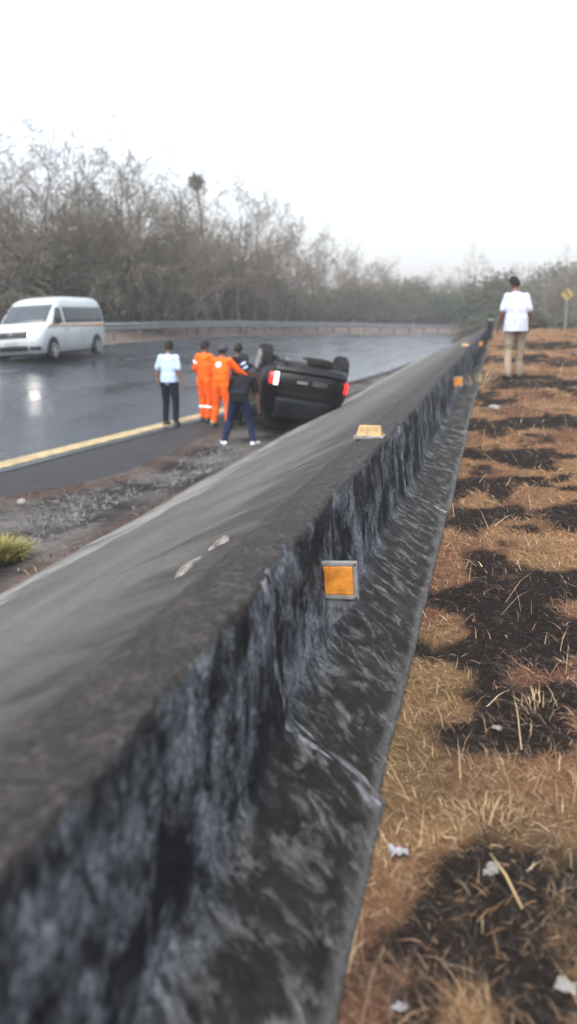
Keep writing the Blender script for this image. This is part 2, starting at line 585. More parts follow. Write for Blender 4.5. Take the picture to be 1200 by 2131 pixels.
# ------------------------------------------------------------------ ground strips
def loft(name, ss, dfs, zf, mat, uvscale=(1, 1), smooth=True, colf=None, jitter=None):
    mb = MB(); uv = []; nd = len(dfs(ss[0]))
    sv = []
    for s in ss:
        for d in dfs(s):
            z = zf(s, d)
            mb.v.append(P(s, d, z)); uv.append((s * uvscale[0], d * uvscale[1])); sv.append((s, d))
    for i in range(len(ss) - 1):
        for j in range(nd - 1):
            mb.f.append((i * nd + j, i * nd + j + 1, (i + 1) * nd + j + 1, (i + 1) * nd + j)); mb.m.append(0)
    col = colf(np.array(mb.v), np.array(sv)) if colf else None
    o = mb.build(name, mat, smooth=smooth, uv=uv, col=col)
    o['kind'] = 'structure'
    # make sure it faces up
    bm = bmesh.new(); bm.from_mesh(o.data)
    bm.normal_update()
    if sum(f.normal.z for f in bm.faces) < 0:
        bmesh.ops.reverse_faces(bm, faces=bm.faces[:])
    bm.to_mesh(o.data); bm.free()
    return o


def lin(a, b, n): return [a + (b - a) * i / n for i in range(n + 1)]


SL = lin(-14, 34, 96) + lin(34.7, 130, 140)[0:]
SN = lin(-6, 20, 260) + lin(20.4, 70, 120)

# one big sheet to the horizon, a little lower than everything
gb = MB()
gb.grid(lambda u, v: ((u - 0.5) * 2400, -300 + v * 1900, -0.75), 24, 24)
g = gb.build('ground', M['ground']); g['kind'] = 'structure'

# carriageway
loft('road', SL, lambda s: [d_line(s) - 0.32 + (ROAD_W + 0.32) * k / 12 for k in range(13)], z_road, M['asphalt'])
# inner shoulder between the line and the verge (one step down is only a crack)
loft('road_shoulder', SL, lambda s: [d_edge(s) - 0.12, d_edge(s) + 0.3 * (d_line(s) - 0.32 - d_edge(s)), d_line(s) - 0.30],
     lambda s, d: z_road(s, d) - 0.012 - 0.03 * max(0, (d_line(s) - 0.4 - d)), M['shoulder'])
o = loft('edge_line', lin(-14, 22.5, 110), lambda s: [d_line(s) - 0.14, d_line(s) + 0.02, d_line(s) + 0.15], lambda s, d: z_road(s, d) + 0.005, M['yellow_paint'])
loft('edge_line', lin(22.6, 120, 160), lambda s: [d_line(s) - 0.10, d_line(s) + 0.10], lambda s, d: z_road(s, d) + 0.005, M['white_paint'])
loft('edge_line', SL, lambda s: [d_line(s) + ROAD_W - 1.75, d_line(s) + ROAD_W - 1.62], lambda s, d: z_road(s, d) + 0.005, M['white_paint'])
s0 = 19.2 - 27
while s0 < 100:
    for dd in (4.75, 8.15):
        loft('lane_marking', lin(s0, s0 + 3.0, 6), lambda s: [d_line(s) + dd - 0.07, d_line(s) + dd + 0.07], lambda s, d: z_road(s, d) + 0.005, M['white_paint'])
    s0 += 9.0


# concrete slope between the barrier and the verge
C4 = 3.44


def z_slope(s, d):
    pr = [(0.40, 1.50), (0.60, 1.475), (0.90, 1.34), (1.3, 1.14), (C4, 0.12), (C4 + 0.3, -0.05)]
    for (a, za), (b, zb) in zip(pr, pr[1:]):
        if d <= b:
            t = (d - a) / (b - a); z = za + (zb - za) * t; break
    else:
        z = pr[-1][1]
    return z + 0.05 * (n1(s * 0.9, d * 1.4, 3) - 0.5) + 0.016 * (n1(s * 6, d * 6, 5) - 0.5)


loft('concrete_slope', SN, lambda s: [0.40 + (C4 + 0.15 - 0.40) * k / 26 for k in range(27)], z_slope, M['slope'], (1, 1 / 2.6))


# verge
def z_verge(s, d):
    e = d_edge(s)
    a, b = C4 - 0.25, e + 0.05
    t = min(1, max(0, (d - a) / max(b - a, 0.05)))
    z0, z1 = 0.13, z_road(s, e) - 0.03
    z = z0 + (z1 - z0) * t - 0.15 * math.sin(math.pi * t) * min(1, (b - a) / 1.5)
    return z + 0.09 * (n1(s * 1.6, d * 1.6, 9) - 0.5) * math.sin(math.pi * min(1, max(0.05, t)))


def verge_col(v, sd):
    s, d = sd[:, 0], sd[:, 1]
    e = np.array([d_edge(a) for a in s])
    t = (d - C4) / np.maximum(e - C4, 0.1)
    n = fbm(s * 1.3, d * 1.7, 21); n2 = fbm(s * 5, d * 5, 25)
    dark = np.array([0.012, 0.0115, 0.0125]); red = np.array([0.058, 0.042, 0.035]); grey = np.array([0.075, 0.073, 0.071])
    c = dark + (grey - dark) * np.clip((n - 0.42) * 3.5 + (n2 - .5), 0, 1)[:, None]
    wr = np.clip(1 - np.abs(t - 0.05) * 7, 0, 1) * np.clip(n2 * 2 - 0.3, 0, 1) + np.clip(1 - np.abs(t - 0.95) * 6, 0, 1) * 0.7
    return c + (red - c) * np.clip(wr, 0, 1)[:, None]


loft('verge', SN, lambda s: [C4 - 0.25 + (d_edge(s) + 0.05 - C4 + 0.25) * k / 16 for k in range(17)], z_verge, M['verge_soil'], colf=verge_col)


# burnt grass bank on the right
def z_bank(s, d):          # d <= 0
    e = -d
    z = z_foot(s) + 0.03 * e
    z -= 0.06 * max(0, s - 34) * 1.0 if s > 34 else 0
    f = 0.14 * (n1(s * 0.7, e * 0.7, 31) - 0.5) * min(1, e * 1.2) + 0.05 * (n1(s * 3.2, e * 3.2, 33) - 0.5) * min(1, e * 2)
    if e > 9: z -= 0.02 * (e - 9)
    return max(z + f, -0.6)


BURN = [(1130, 1960, .42, .30), (1010, 1990, .12, .14), (1080, 1790, .25, .14), (1170, 1830, .2, .2), (1085, 1330, .33, .42), (1040, 1260, .22, .40), (1060, 1470, .24, .22),
        (1110, 1540, .28, .22), (1170, 1330, .3, .3), (1150, 1080, .7, .38), (1010, 1085, .18, .3), (1080, 950, .8, .55), (1060, 1010, .6, .3), (1140, 880, .9, .7), (1100, 800, .9, 1.3),
        (1180, 760, .5, 1.2), (1160, 1230, .3, .25), (1020, 1180, .14, .4), (1010, 830, .3, .9), (1190, 2080, .2, .18), (1185, 1480, .15, .2), (1150, 730, 1.6, 1.5)]
BW = []
for (px, py, rx, ry) in BURN:
    q = at_drop(px, py, 1.45 - 0.0)
    for _ in range(4):
        s_ = q.y / math.cos(TH) * 1.0
        q = at_drop(px, py, CAMZ - (z_foot(q.y) + 0.03 * max(0, q.x - (-0.29 + 0.253 * q.y))))
    BW.append((q.x, q.y, rx, ry))


def burn_mask(x, y):
    m = np.zeros_like(x)
    wx = (fbm(x * 2.2, y * 2.2, 41) - .5); wy = (fbm(x * 2.2, y * 2.2, 45) - .5)
    for (bx, by, rx, ry) in BW:
        r = ((x + wx * rx * 1.7 - bx) / rx) ** 2 + ((y + wy * ry * 2.2 - by) / ry) ** 2
        m = np.maximum(m, np.exp(-r * 0.75))
    n = fbm(x * 7.5, y * 5.5, 49, 5)
    far = fbm(x * 0.75 + .8 * wx, y * 0.32 + .8 * wy, 51)
    m = np.maximum(m, np.where(y > 9, np.clip((far - 0.5) * 4, 0, 1), 0))
    return np.clip(0.5 + (m - 0.46 + (n - 0.5) * 1.5) * 1.6, 0, 1)


STRAW = np.array([0.205, 0.122, 0.066]); RUST = np.array([0.142, 0.077, 0.049]); PALE = np.array([0.31, 0.235, 0.15]); CHAR = np.array([0.0045, 0.0043, 0.0046]); OLIVE = np.array([0.12, 0.10, 0.05])


def straw_col(x, y, seed=61):
    n = fbm(x * 1.7, y * 1.3, seed)
    n2 = fbm(x * 0.9, y * 0.6, seed + 5)
    c = STRAW + (RUST - STRAW) * np.clip((n - .45) * 5, 0, 1)[:, None]
    c = c + (OLIVE - c) * (np.clip((n2 - .58) * 5, 0, 1) * 0.5)[:, None]
    return c


def bank_col(v, sd):
    x, y = v[:, 0], v[:, 1]
    m = burn_mask(x, y)
    return straw_col(x, y) * 0.62


def bank_ds(s):
    return [0.02] + [-0.03 - 9.0 * (k / 90.0) ** 1.35 for k in range(91)] + [-10.5, -12.5, -15, -19, -24, -30, -38]


gbk = loft('grass_bank', lin(-4, 9, 150) + lin(9.15, 36, 130) + lin(37, 80, 30), bank_ds, z_bank, M['soil'], colf=bank_col)
_co = np.zeros(len(gbk.data.vertices) * 3, np.float32); gbk.data.vertices.foreach_get('co', _co); _co = _co.reshape(-1, 3).astype(float)
_bn = gbk.data.attributes.new('Burn', 'FLOAT', 'POINT'); _bn.data.foreach_set('value', burn_mask(_co[:, 0], _co[:, 1]).astype(np.float32))


# left of the carriageway: reddish verge, then scrubland ground
def z_far(s, d):
    e = d - d_line(s) - ROAD_W
    z = z_road(s, d_line(s) + ROAD_W)
    z += 0.05 + 0.55 * sstep(0.6, 3.2, e) - 0.01 * max(0, e - 5)
    return z + 0.10 * (n1(s * .5, d * .5, 71) - .5)


loft('roadside_verge', SL, lambda s: [d_line(s) + ROAD_W + e for e in (-0.06, 0.3, 0.8, 1.4, 2.0, 2.8, 3.6)], lambda s, d: z_far(s, d) - (0.08 if d < d_line(s) + ROAD_W else 0), M['red_soil'])
loft('roadside_ground', SL, lambda s: [d_line(s) + ROAD_W + e for e in (3.5, 6, 10, 16, 26, 40, 70, 110)], lambda s, d: z_far(s, d) - 0.02, M['ground'])

# far hills
hb = MB()


def hillf(u, v):
    a = R(-40 + 95 * u)
    r = 330 + 140 * v
    x, y = math.sin(a) * r, math.cos(a) * r
    h = (9 + 9 * n1(u * 6, 0.3, 81) + 9 * sstep(0.42, 0.6, u)) * math.sin(math.pi * min(1, v * 0.5 + 0.001)) + 2.5 * n1(u * 40, v * 6, 83)
    return (x, y, -2 + h)


hb.grid(hillf, 120, 12)
h = hb.build('hills', M['hill'], smooth=True); h['kind'] = 'structure'

# ------------------------------------------------------------------ barrier sections
PROF = [(0.02, None, 1.06), (0.0, None, 1.0)]  # foot handled below
J0, JL = 2.27, 3.4


def barrier_profile(s):
    zf = z_foot(s)
    # (d, z, v)
    pts = [(-0.005, zf - 0.25, 1.15), (-0.004, zf + 0.022, 1.04), (0.004, zf + 0.032, 1.0)]
    for k in range(1, 7):
        t = k / 6; pts.append((0.004 + 0.266 * t, zf + .032 + (1.07 - zf - .032) * t, 1.0 - 0.38 * t))
    pts.append((0.292, 1.10, 0.58))
    for k in range(1, 8):
        t = k / 8; pts.append((0.292 + 0.055 * t, 1.10 + 0.44 * t, 0.58 - 0.5 * t))
    pts += [(0.350, 1.543, 0.06), (0.360, 1.555, 0.035), (0.40, 1.557, 0.0), (0.50, 1.545, -0.05), (0.56, 1.52, -0.1), (0.58, 1.44, -0.15)]
    return pts


ORD = ['nearest', 'second', 'third', 'fourth', 'fifth', 'sixth', 'seventh', 'eighth']
sections = []
for k in range(-1, 14):
    a, b = J0 + JL * k, J0 + JL * (k + 1)
    idx = k + 1
    base = Vector(P((a + b) / 2, 0.2, z_foot((a + b) / 2)))
    if idx == 0: lab = 'nearest black stained concrete barrier section with pale lime runs, filling the lower left'
    elif idx < 5: lab = 'black stained concrete barrier section, %s from the camera along the grass bank' % ORD[idx]
    else: lab = 'distant dark concrete barrier section in the row past the white shirted man'
    sec = empty('barrier_section', base, label=lab, cat='barrier', group='concrete barrier sections along the bank')
    ns = max(6, int((b - a) / (0.045 if idx < 2 else 0.12 if idx < 5 else 0.4)))
    mb = MB(); uv = []
    proud = (0.022 if idx == 0 else [0.0, 0.012, -0.004, 0.010][k % 4])
    npf = None
    for i in range(ns + 1):
        s = a + 0.002 + (b - a - 0.004) * i / ns
        pr = barrier_profile(s)
        # finer sampling of the visible faces
        npf = len(pr)
        for (d, z, v) in pr:
            amp = 0.022 if 0 < v < 1.0 else 0.008
            nn = n1(s * 4.5, v * 5.0, 91) - 0.5
            n2 = n1(s * 16, v * 13, 93, 2) - 0.5
            dd = d - proud * (1 if v > -0.02 else 0) + nn * amp + n2 * 0.014 + 0.010 * (n1(s * 38, v * 36, 96, 2) - .5) * (1 if 0.02 < v < 1 and idx < 2 else 0)
            zz = z + nn * 0.012 if v < 0.08 else z
            q = Vector(P(s, dd, zz)) - base
            mb.v.append(tuple(q)); uv.append((s, v))
    for i in range(ns):
        for j in range(npf - 1):
            mb.f.append((i * npf + j, i * npf + j + 1, (i + 1) * npf + j + 1, (i + 1) * npf + j)); mb.m.append(0)
    for i, s_e in ((0, a + 0.002), (ns, b - 0.002)):        # end faces as fans round an inner point
        ci = len(mb.v); mb.v.append(tuple(Vector(P(s_e, 0.44, 0.98)) - base)); uv.append((s_e, 0.8))
        for j in range(npf - 1): mb.f.append((ci, i * npf + j, i * npf + j + 1)); mb.m.append(0)
    o = mb.build('body', M['barrier'], sec, uv=uv, fix=True); auto_smooth(o, 50)
    # mortar joint at the far end, following the profile
    if idx < 8:
        jb = MB(); prf = [q for q in barrier_profile(b) if 0.02 <= q[2] <= 1.0]
        fine_ = []
        for q0, q1 in zip(prf, prf[1:]):
            for m_ in range(3): fine_.append(tuple(q0[c_] + (q1[c_] - q0[c_]) * m_ / 3 for c_ in range(3)))
        for (d, z, v) in fine_:
            ctr = b - 0.006 + 0.05 * (n1(v * 7, k * 5.3, 95) - .5)
            w_ = (0.017 + 0.06 * max(0, n1(v * 8.5, k * 3.1 + 7, 97) - .3)) * (2.6 if k == -1 else 1.1)
            for m_, off in enumerate((-1.0, -.45, .1, .6, 1.0)):
                up_ = (-.014, .004, .006, .003, -.014)[m_] + .007 * (n1(v * 30, m_ * 3.3 + k, 98) - .5)
                jb.v.append(tuple(Vector(P(ctr + w_ * off * (1 + .5 * (n1(v * 22, m_ + k * 2.0, 99) - .5)), d - (proud if off < 0 else 0) - up_, z + up_ * .4)) - base))
        for i in range(len(fine_) - 1):
            for m_ in range(4): jb.f.append((i * 5 + m_, i * 5 + m_ + 1, (i + 1) * 5 + m_ + 1, (i + 1) * 5 + m_)); jb.m.append(0)
        j = jb.build('mortar_joint', M['mortar'], sec, smooth=True)
    sections.append(sec)

# ------------------------------------------------------------------ reflectors on the barrier


def frame_at(s):
    x, y, a = wall_pt(s)
    return a


def face_reflector(s, label, z=1.30, size=1.0):
    a = frame_at(s)
    root = empty('reflector', P(s, 0.262, z), (0, R(-4), -a), label=label, cat='reflector', group='amber reflectors on the barrier face')
    f = MB()
    w, h, t = 0.150 * size, 0.150 * size, 0.022
    b = 0.017 * size
    f.box((0, 0, h / 2 - b / 2), (w, t, b), bev=0.003); f.box((0, 0, -h / 2 + b / 2), (w, t, b), bev=0.003)
    f.box((-w / 2 + b / 2, 0, 0), (b, t, h - 2 * b - .001), bev=0.003); f.box((w / 2 - b / 2, 0, 0), (b, t, h - 2 * b - .001), bev=0.003)
    f.box((0, t * .45, 0), (w - 2 * b, 0.006, h - 2 * b))
    f.build('frame', M['concrete'], root)
    l = MB()
    iw = w - 2 * b - 0.002
    l.box((0, -0.004, 0), (iw, 0.014, h - 2 * b - 0.002), bev=0.003)
    l.box((0.004, -0.0115, iw * .22), (0.0025, 0.002, iw * .34))
    for zz in (-.034, -.017, 0, .017, .034): l.box((0, -0.0112, zz * size), (iw * .9, 0.0014, 0.002))
    l.build('lens', M['orange_lens'], root)
    for sx in (-1, 1):
        for sz in (-1, 1):
            bt = MB(); bt.lathe((sx * (w / 2 - b / 2), -t / 2 - .002, sz * (h / 2 - b / 2)), [(-.003, .0045), (.003, .0055)], 'y', 8); bt.build('bolt', M['metal_dark'], root)
    br = MB()
    vs = [(-w / 2, 0.0, -h / 2), (w / 2, 0.0, -h / 2), (-w * 0.42, 0.0, -h / 2 - 0.14), (-w / 2, 0.02, -h / 2), (w / 2, 0.02, -h / 2), (-w * 0.42, 0.02, -h / 2 - 0.14)]
    br.add(vs, [(0, 2, 1), (3, 4, 5), (0, 1, 4, 3), (1, 2, 5, 4), (2, 0, 3, 5)])
    br.build('bracket', M['mortar'], root)
    return root


face_reflector(3.0, 'amber square reflector in a pale frame, nearest one on the barrier face')
face_reflector(12.3, 'small amber reflector on the barrier face halfway to the white shirted man', 1.32)
face_reflector(26.5, 'distant amber reflector on the barrier beside the dark post', 1.36)


def top_reflector(s, label):
    a = frame_at(s)
    root = empty('reflector', P(s, 0.46, 1.545), (0, 0, -a), label=label, cat='reflector', group='pale yellow reflector blocks on the barrier top')
    f = MB(); f.box((0, 0, 0.008), (0.185, 0.13, 0.022), bev=0.004); f.build('base_plate', M['concrete'], root)
    b = MB()
    vs = [(-.078, -.045, .019), (.078, -.045, .019), (.078, .05, .019), (-.078, .05, .019), (-.066, -.028, .075), (.066, -.028, .075), (.066, .036, .075), (-.066, .036, .075)]
    b.add(vs, [(3, 2, 1, 0), (4, 5, 6, 7), (0, 1, 5, 4), (1, 2, 6, 5), (2, 3, 7, 6), (3, 0, 4, 7)])
    b.build('lens', M['yellow_lens'], root)


top_reflector(5.05, 'pale yellow reflector block on the barrier top, nearest the camera')
top_reflector(19.5, 'pale yellow reflector block on the barrier top, far off beside the amber one')

# dark marker post rising past the barrier
pp = empty('marker_post', P(27, 0.0, z_foot(27)), (0, 0, -TH), label='thin dark marker post standing against the far end of the barrier', cat='post')
pm = MB(); pm.tube([(0, 0, -0.1), (0, 0, .5), (0.01, 0, .76)], [0.09, 0.085, 0.07], 8); pm.build('post_body', M['plastic'], pp)
pm = MB(); pm.lathe((0.01, 0, .62), [(-0.04, 0.087), (0.04, 0.083)], 'z', 10); pm.build('band', M['concrete'], pp)

# ------------------------------------------------------------------ grass blades
nrg = np.random.default_rng(5)


def blades(name, pos, length, width, tilt, az, col, mat, label_kind=True, curl=0.35):
    n = len(pos)
    dirx = np.cos(az); diry = np.sin(az)
    st, ct = np.sin(tilt), np.cos(tilt)
    d1 = np.stack([dirx * st, diry * st, ct], 1)
    t2 = np.clip(tilt + curl, 0, 1.62)
    d2 = np.stack([dirx * np.sin(t2), diry * np.sin(t2), np.cos(t2)], 1)
    sa = az + math.pi / 2 + nrg.normal(0, .6, n)
    side = np.stack([np.cos(sa), np.sin(sa), nrg.normal(0, .25, n)], 1) * (width / 2)[:, None]
    mid = pos + d1 * (length * .55)[:, None]
    tip = mid + d2 * (length * .45)[:, None]
    v = np.stack([pos - side, pos + side, mid - side * .8, mid + side * .8, tip], 1).reshape(-1, 3)
    me = bpy.data.meshes.new(name)
    me.vertices.add(n * 5); me.vertices.foreach_set('co', v.astype(np.float32).ravel())
    b = (np.arange(n) * 5)[:, None]
    li = np.concatenate([b + np.array([[0, 1, 3, 2]]), b + np.array([[2, 3, 4]])], 1).astype(np.int32).ravel()
    me.loops.add(len(li)); me.loops.foreach_set('vertex_index', li)
    me.polygons.add(2 * n)
    ls = np.stack([np.arange(n) * 7, np.arange(n) * 7 + 4], 1).astype(np.int32).ravel()
    me.polygons.foreach_set('loop_start', ls)
    me.update(calc_edges=True); me.validate()
    me.materials.append(mat)
    a = me.color_attributes.new('Col', 'FLOAT_COLOR', 'POINT')
    c = np.ones((n * 5, 4), np.float32); c[:, :3] = np.repeat(col, 5, axis=0)
    a.data.foreach_set('color', c.ravel())
    o = bpy.data.objects.new(name, me); COL.objects.link(o)
    return o


def bank_blades():
    N = 480000
    u = nrg.random(N)
    s = 0.7 + 33 * u ** 2.3
    e = nrg.random(N) ** 0.9 * (0.55 + 0.42 * s)
    e = np.minimum(e, 12)
    th = TH
    x = W0[0] + math.sin(th) * s + math.cos(th) * e
    y = W0[1] + math.cos(th) * s - math.sin(th) * e
    m = burn_mask(x, y)
    keep = nrg.random(N) > np.clip((m - .3) * 1.2, 0, 1) * 0.72
    s, e, x, y, m = s[keep], e[keep], x[keep], y[keep], m[keep]
    z = np.array([z_bank(a, -b) for a, b in zip(s, e)]) - 0.006
    n = len(x)
    dist = np.sqrt(x * x + y * y)
    L = (0.018 + 0.065 * nrg.random(n) ** 2.2) * (1 + 0.035 * dist) * (0.7 + 0.8 * fbm(x * 2.3, y * 2.3, 55))
    Wd = (0.0011 + 0.0012 * nrg.random(n)) * (1 + 0.16 * dist)
    tilt = np.clip(nrg.normal(1.28, .24, n), .2, 1.55)
    az = nrg.normal(2.4, 1.5, n)
    c = straw_col(x, y)
    k = nrg.random(n)
    c = c * (0.55 + 0.75 * k)[:, None]
    w = (nrg.random(n) < .12)[:, None]
    c = np.where(w, PALE * (0.7 + 0.5 * k)[:, None], c)
    c = c * (1 - np.clip((m - .25) * 1.5, 0, .93) * (nrg.random(n) < .84))[:, None] + (m[:, None] > .5) * (nrg.random((n, 1)) ** 3) * .05
    # tall thin stalks
    tall = nrg.random(n) < 0.006
    L = np.where(tall, L * 2.2, L); tilt = np.where(tall, nrg.normal(.75, .35, n), tilt)
    c = np.where(tall[:, None], PALE * (0.7 + 0.6 * k)[:, None], c)
    o = blades('dry_grass', np.stack([x, y, z], 1), L, Wd, tilt, az, c, M['grass'])
    o['kind'] = 'stuff'; o['label'] = 'dry rust and straw coloured grass with burnt gaps on the bank'; o['category'] = 'grass'


bank_blades()


def verge_blades():
    N = 42000
    s = 2 + 30 * nrg.random(N) ** 1.4
    t = nrg.random(N)
    E = np.array([d_edge(a) for a in s])
    d = C4 - 0.15 + (E - C4 + 0.12) * t
    n = fbm(s * 0.9, d * 2.2, 101)
    band = np.exp(-((t - 0.05) / .07) ** 2) * 0.5 + np.exp(-((t - 0.55) / .24) ** 2) + np.exp(-((t - .97) / .06) ** 2) * .6
    keep = nrg.random(N) < np.clip((n - .36) * 4, 0, 1) * band
    s, d, t = s[keep], d[keep], t[keep]
    th = TH
    x = W0[0] + math.sin(th) * s - math.cos(th) * d
    y = W0[1] + math.cos(th) * s + math.sin(th) * d
    z = np.array([z_verge(a, b) for a, b in zip(s, d)])
    n = len(s); k = nrg.random(n)
    ash = np.array([0.14, 0.14, 0.142]); tan = np.array([0.115, 0.078, 0.058])
    w = (t < .15) | (t > .85)
    c = np.where(w[:, None], tan, ash) * (0.45 + 0.9 * k)[:, None]
    o = blades('dead_verge_grass', np.stack([x, y, z], 1), .04 + .10 * nrg.random(n), .005 + .006 * nrg.random(n), np.clip(nrg.normal(1.25, .28, n), .1, 1.55), nrg.random(n) * 6.28, c, M['grass'])
    o['kind'] = 'stuff'; o['label'] = 'ash grey dead grass along the verge'; o['category'] = 'grass'


verge_blades()


def tuft(pos, n, h, spread, c0, label, name='grass_tuft', cat='grass tuft'):
    a = nrg.random(n) * 6.28; r = spread * np.sqrt(nrg.random(n))
    p = np.stack([r * np.cos(a), r * np.sin(a), np.zeros(n) - 0.02], 1)
    k = nrg.random(n)
    o = blades(name, p, h * (.55 + .5 * k), (.006 + .007 * nrg.random(n)) * (.55 if h > .3 else .3), np.clip(.15 + r / spread * .75 + nrg.normal(0, .15, n), 0, 1.4), a + nrg.normal(0, .5, n), np.array(c0) * (.6 + .8 * k)[:, None], M['grass'], curl=.5)
    o.location = pos
    prop(o, label, cat)
    return o


def on_verge(px, py):
    q = at_drop(px, py, 2.25)
    return Vector((q.x, q.y, q.z - 0.05))


tuft(on_verge(2, 1150), 1500, 0.31, 0.17, (0.155, 0.14, 0.052), 'yellow green grass tuft on the verge at the left edge')
# straw clumps along the foot of the barrier
for (px, py, h, n, lab) in [(815, 1790, .08, 70, 'sparse straw tuft at the barrier foot beside the white litter'),
                            (1000, 800, .40, 70, 'tall pale straw tuft at the barrier foot near the man in white'),
                            (1015, 1720, .08, 110, 'straw tuft above the burnt patch on the bank'),
                            (1130, 1480, .09, 100, 'small straw tuft between burnt patches on the bank')]:
    q = at_drop(px, py, 1.46)
    for _ in range(5):
        e = (q.x - W0[0]) * math.cos(TH) - q.y * math.sin(TH); s_ = (q.x - W0[0]) * math.sin(TH) + q.y * math.cos(TH)
        q = at_drop(px, py, CAMZ - z_bank(s_, -e))
    tuft(q, n, h, 0.10 if h < .3 else .22, (0.26, 0.20, 0.12), lab)


def solid(o, t=.008):
    m = o.modifiers.new('thick', 'SOLIDIFY'); m.thickness = t; m.offset = 0
    return o


def on_bank(px, py):
    q = at_drop(px, py, 1.46)
    for _ in range(8):
        e = (q.x - W0[0]) * math.cos(TH) - q.y * math.sin(TH); s_ = (q.x - W0[0]) * math.sin(TH) + q.y * math.cos(TH)
        q = at_drop(px, py, CAMZ - z_bank(s_, min(0, -e)))
    return q


def crumple(px, py, r, label, mat, name, cat, seed, flat=0.55):
    q = on_bank(px, py)
    rr = random.Random(seed)
    mb = MB(); N_ = 8
    if cat == 'stone':
        for (c_, k_) in (((0, 0, 0), 1.0),): mb.ellipsoid(c_, (r, r * .8, r * flat))
        mb.v = [tuple(Vector(p) * (.75 + .55 * n1(p[0] / r * 1.6 + seed, p[1] / r * 1.6 + p[2] / r, seed, 3))) for p in mb.v]
    else:
        mb.grid(lambda u, v: ((u - .5) * 2.1 * r + .5 * r * (n1(v * 3.1 + seed, u * 2.7, seed + 3, 2) - .5), (v - .5) * 1.7 * r + .8 * r * (n1(u * 3.7, v * 2.9 + seed, seed + 5, 2) - .5),
                              r * flat * 2.6 * (n1(u * 3.6 + seed, v * 3.3, seed, 4) - .38)), N_, N_)
    me = mb.mesh(name, mat)
    o = bpy.data.objects.new(name, me); COL.objects.link(o)
    if cat != 'stone': solid(o, .0012)
    o.location = q + Vector((0, 0, r * flat * .55)); o.rotation_euler = (rr.random() * .5, 0, rr.random() * 6)
    prop(o, label, cat, 'litter on the bank')


crumple(829, 1783, .024, 'white crumpled paper litter near the barrier foot', M['paper'], 'litter', 'litter', 3, .8)
crumple(1022, 1818, .022, 'greyish white litter scrap under the straw stalk', M['stone'], 'litter', 'litter', 5)
crumple(1033, 1520, .018, 'small grey white litter scrap between burnt patches', M['stone'], 'litter', 'litter', 7)
crumple(1178, 2056, .02, 'pale litter scrap in the bottom right corner', M['stone'], 'litter', 'litter', 8, .35)
crumple(832, 2100, .013, 'narrow white litter scrap at the bottom of the photo', M['paper'], 'litter', 'litter', 12, .5)
crumple(1028, 852, .07, 'pale stone on the bank near the man in white', M['stone'], 'stone', 'stone', 9)
crumple(1195, 740, .09, 'white scrap far up the bank at the right edge', M['paper'], 'litter', 'litter', 10)
qs = on_verge(45, 1040)
crumple_obj = MB(); crumple_obj.ellipsoid((0, 0, .02), (.06, .045, .045)); o = crumple_obj.build('stone', M['stone'], smooth=True); o.location = qs
prop(o, 'pale rounded stone on the verge behind the green tuft', 'stone')
# the single straw stalk lying over the burnt patch
a_, b_ = on_bank(1018, 1790), on_bank(1085, 1900)
sb = MB(); mid = (b_ - a_) * .5 + Vector((0, 0, .03)); sb.tube([Vector((0, 0, .02)), mid, b_ - a_ + Vector((0, 0, .012))], [.0025, .003, .0022], 6)
o = sb.build('straw_stalk', M['straw'], smooth=True); o.location = a_; prop(o, 'single straw stalk lying across the burnt patch', 'straw')

# ------------------------------------------------------------------ mortar patches on the slope top
for (px, py, L, lab) in [(390, 1182, .16, 'larger pale mortar patch on the slope behind the barrier'), (462, 1128, .12, 'smaller pale mortar patch on the slope behind the barrier')]:
    q = at_drop(px, py, CAMZ - 1.38)
    s_ = (q.x - W0[0]) * math.sin(TH) + q.y * math.cos(TH); d_ = -(q.x - W0[0]) * math.cos(TH) + q.y * math.sin(TH)
    for _ in range(6):
        q = at_drop(px, py, CAMZ - z_slope(s_, d_))
        s_ = (q.x - W0[0]) * math.sin(TH) + q.y * math.cos(TH); d_ = -(q.x - W0[0]) * math.cos(TH) + q.y * math.sin(TH)
    mb = MB(); nr, na = 6, 22
    mb.v.append(tuple(Vector(P(s_, d_, z_slope(s_, d_) + .022)) - q))
    for i in range(1, nr + 1):
        for j in range(na):
            a = 6.283 * j / na; r = i / nr * (0.65 + 1.5 * (n1(math.cos(a) * 2.2 + L * 40, math.sin(a) * 2.2, 111, 4) - .5))
            ss_, dd_ = s_ + math.cos(a) * r * L, d_ + math.sin(a) * r * .055
            hgt = .012 * (1 - (i / nr) ** 2) + (-.012 if i == nr else .002) + .006 * n1(ss_ * 40, dd_ * 40, 113)
            mb.v.append(tuple(Vector(P(ss_, dd_, z_slope(ss_, dd_) + hgt)) - q))
    for j in range(na): mb.f.append((0, 1 + j, 1 + (j + 1) % na)); mb.m.append(0)
    for i in range(nr - 1):
        for j in range(na):
            a, b = 1 + i * na, 1 + (i + 1) * na
            mb.f.append((a + j, b + j, b + (j + 1) % na, a + (j + 1) % na)); mb.m.append(0)
    o = mb.build('mortar_patch', plain('lime_mortar', (.10, .096, .088), .95, var=.7, scale=30), smooth=True); o.location = q
    prop(o, lab, 'mortar patch', 'mortar patches on the slope')

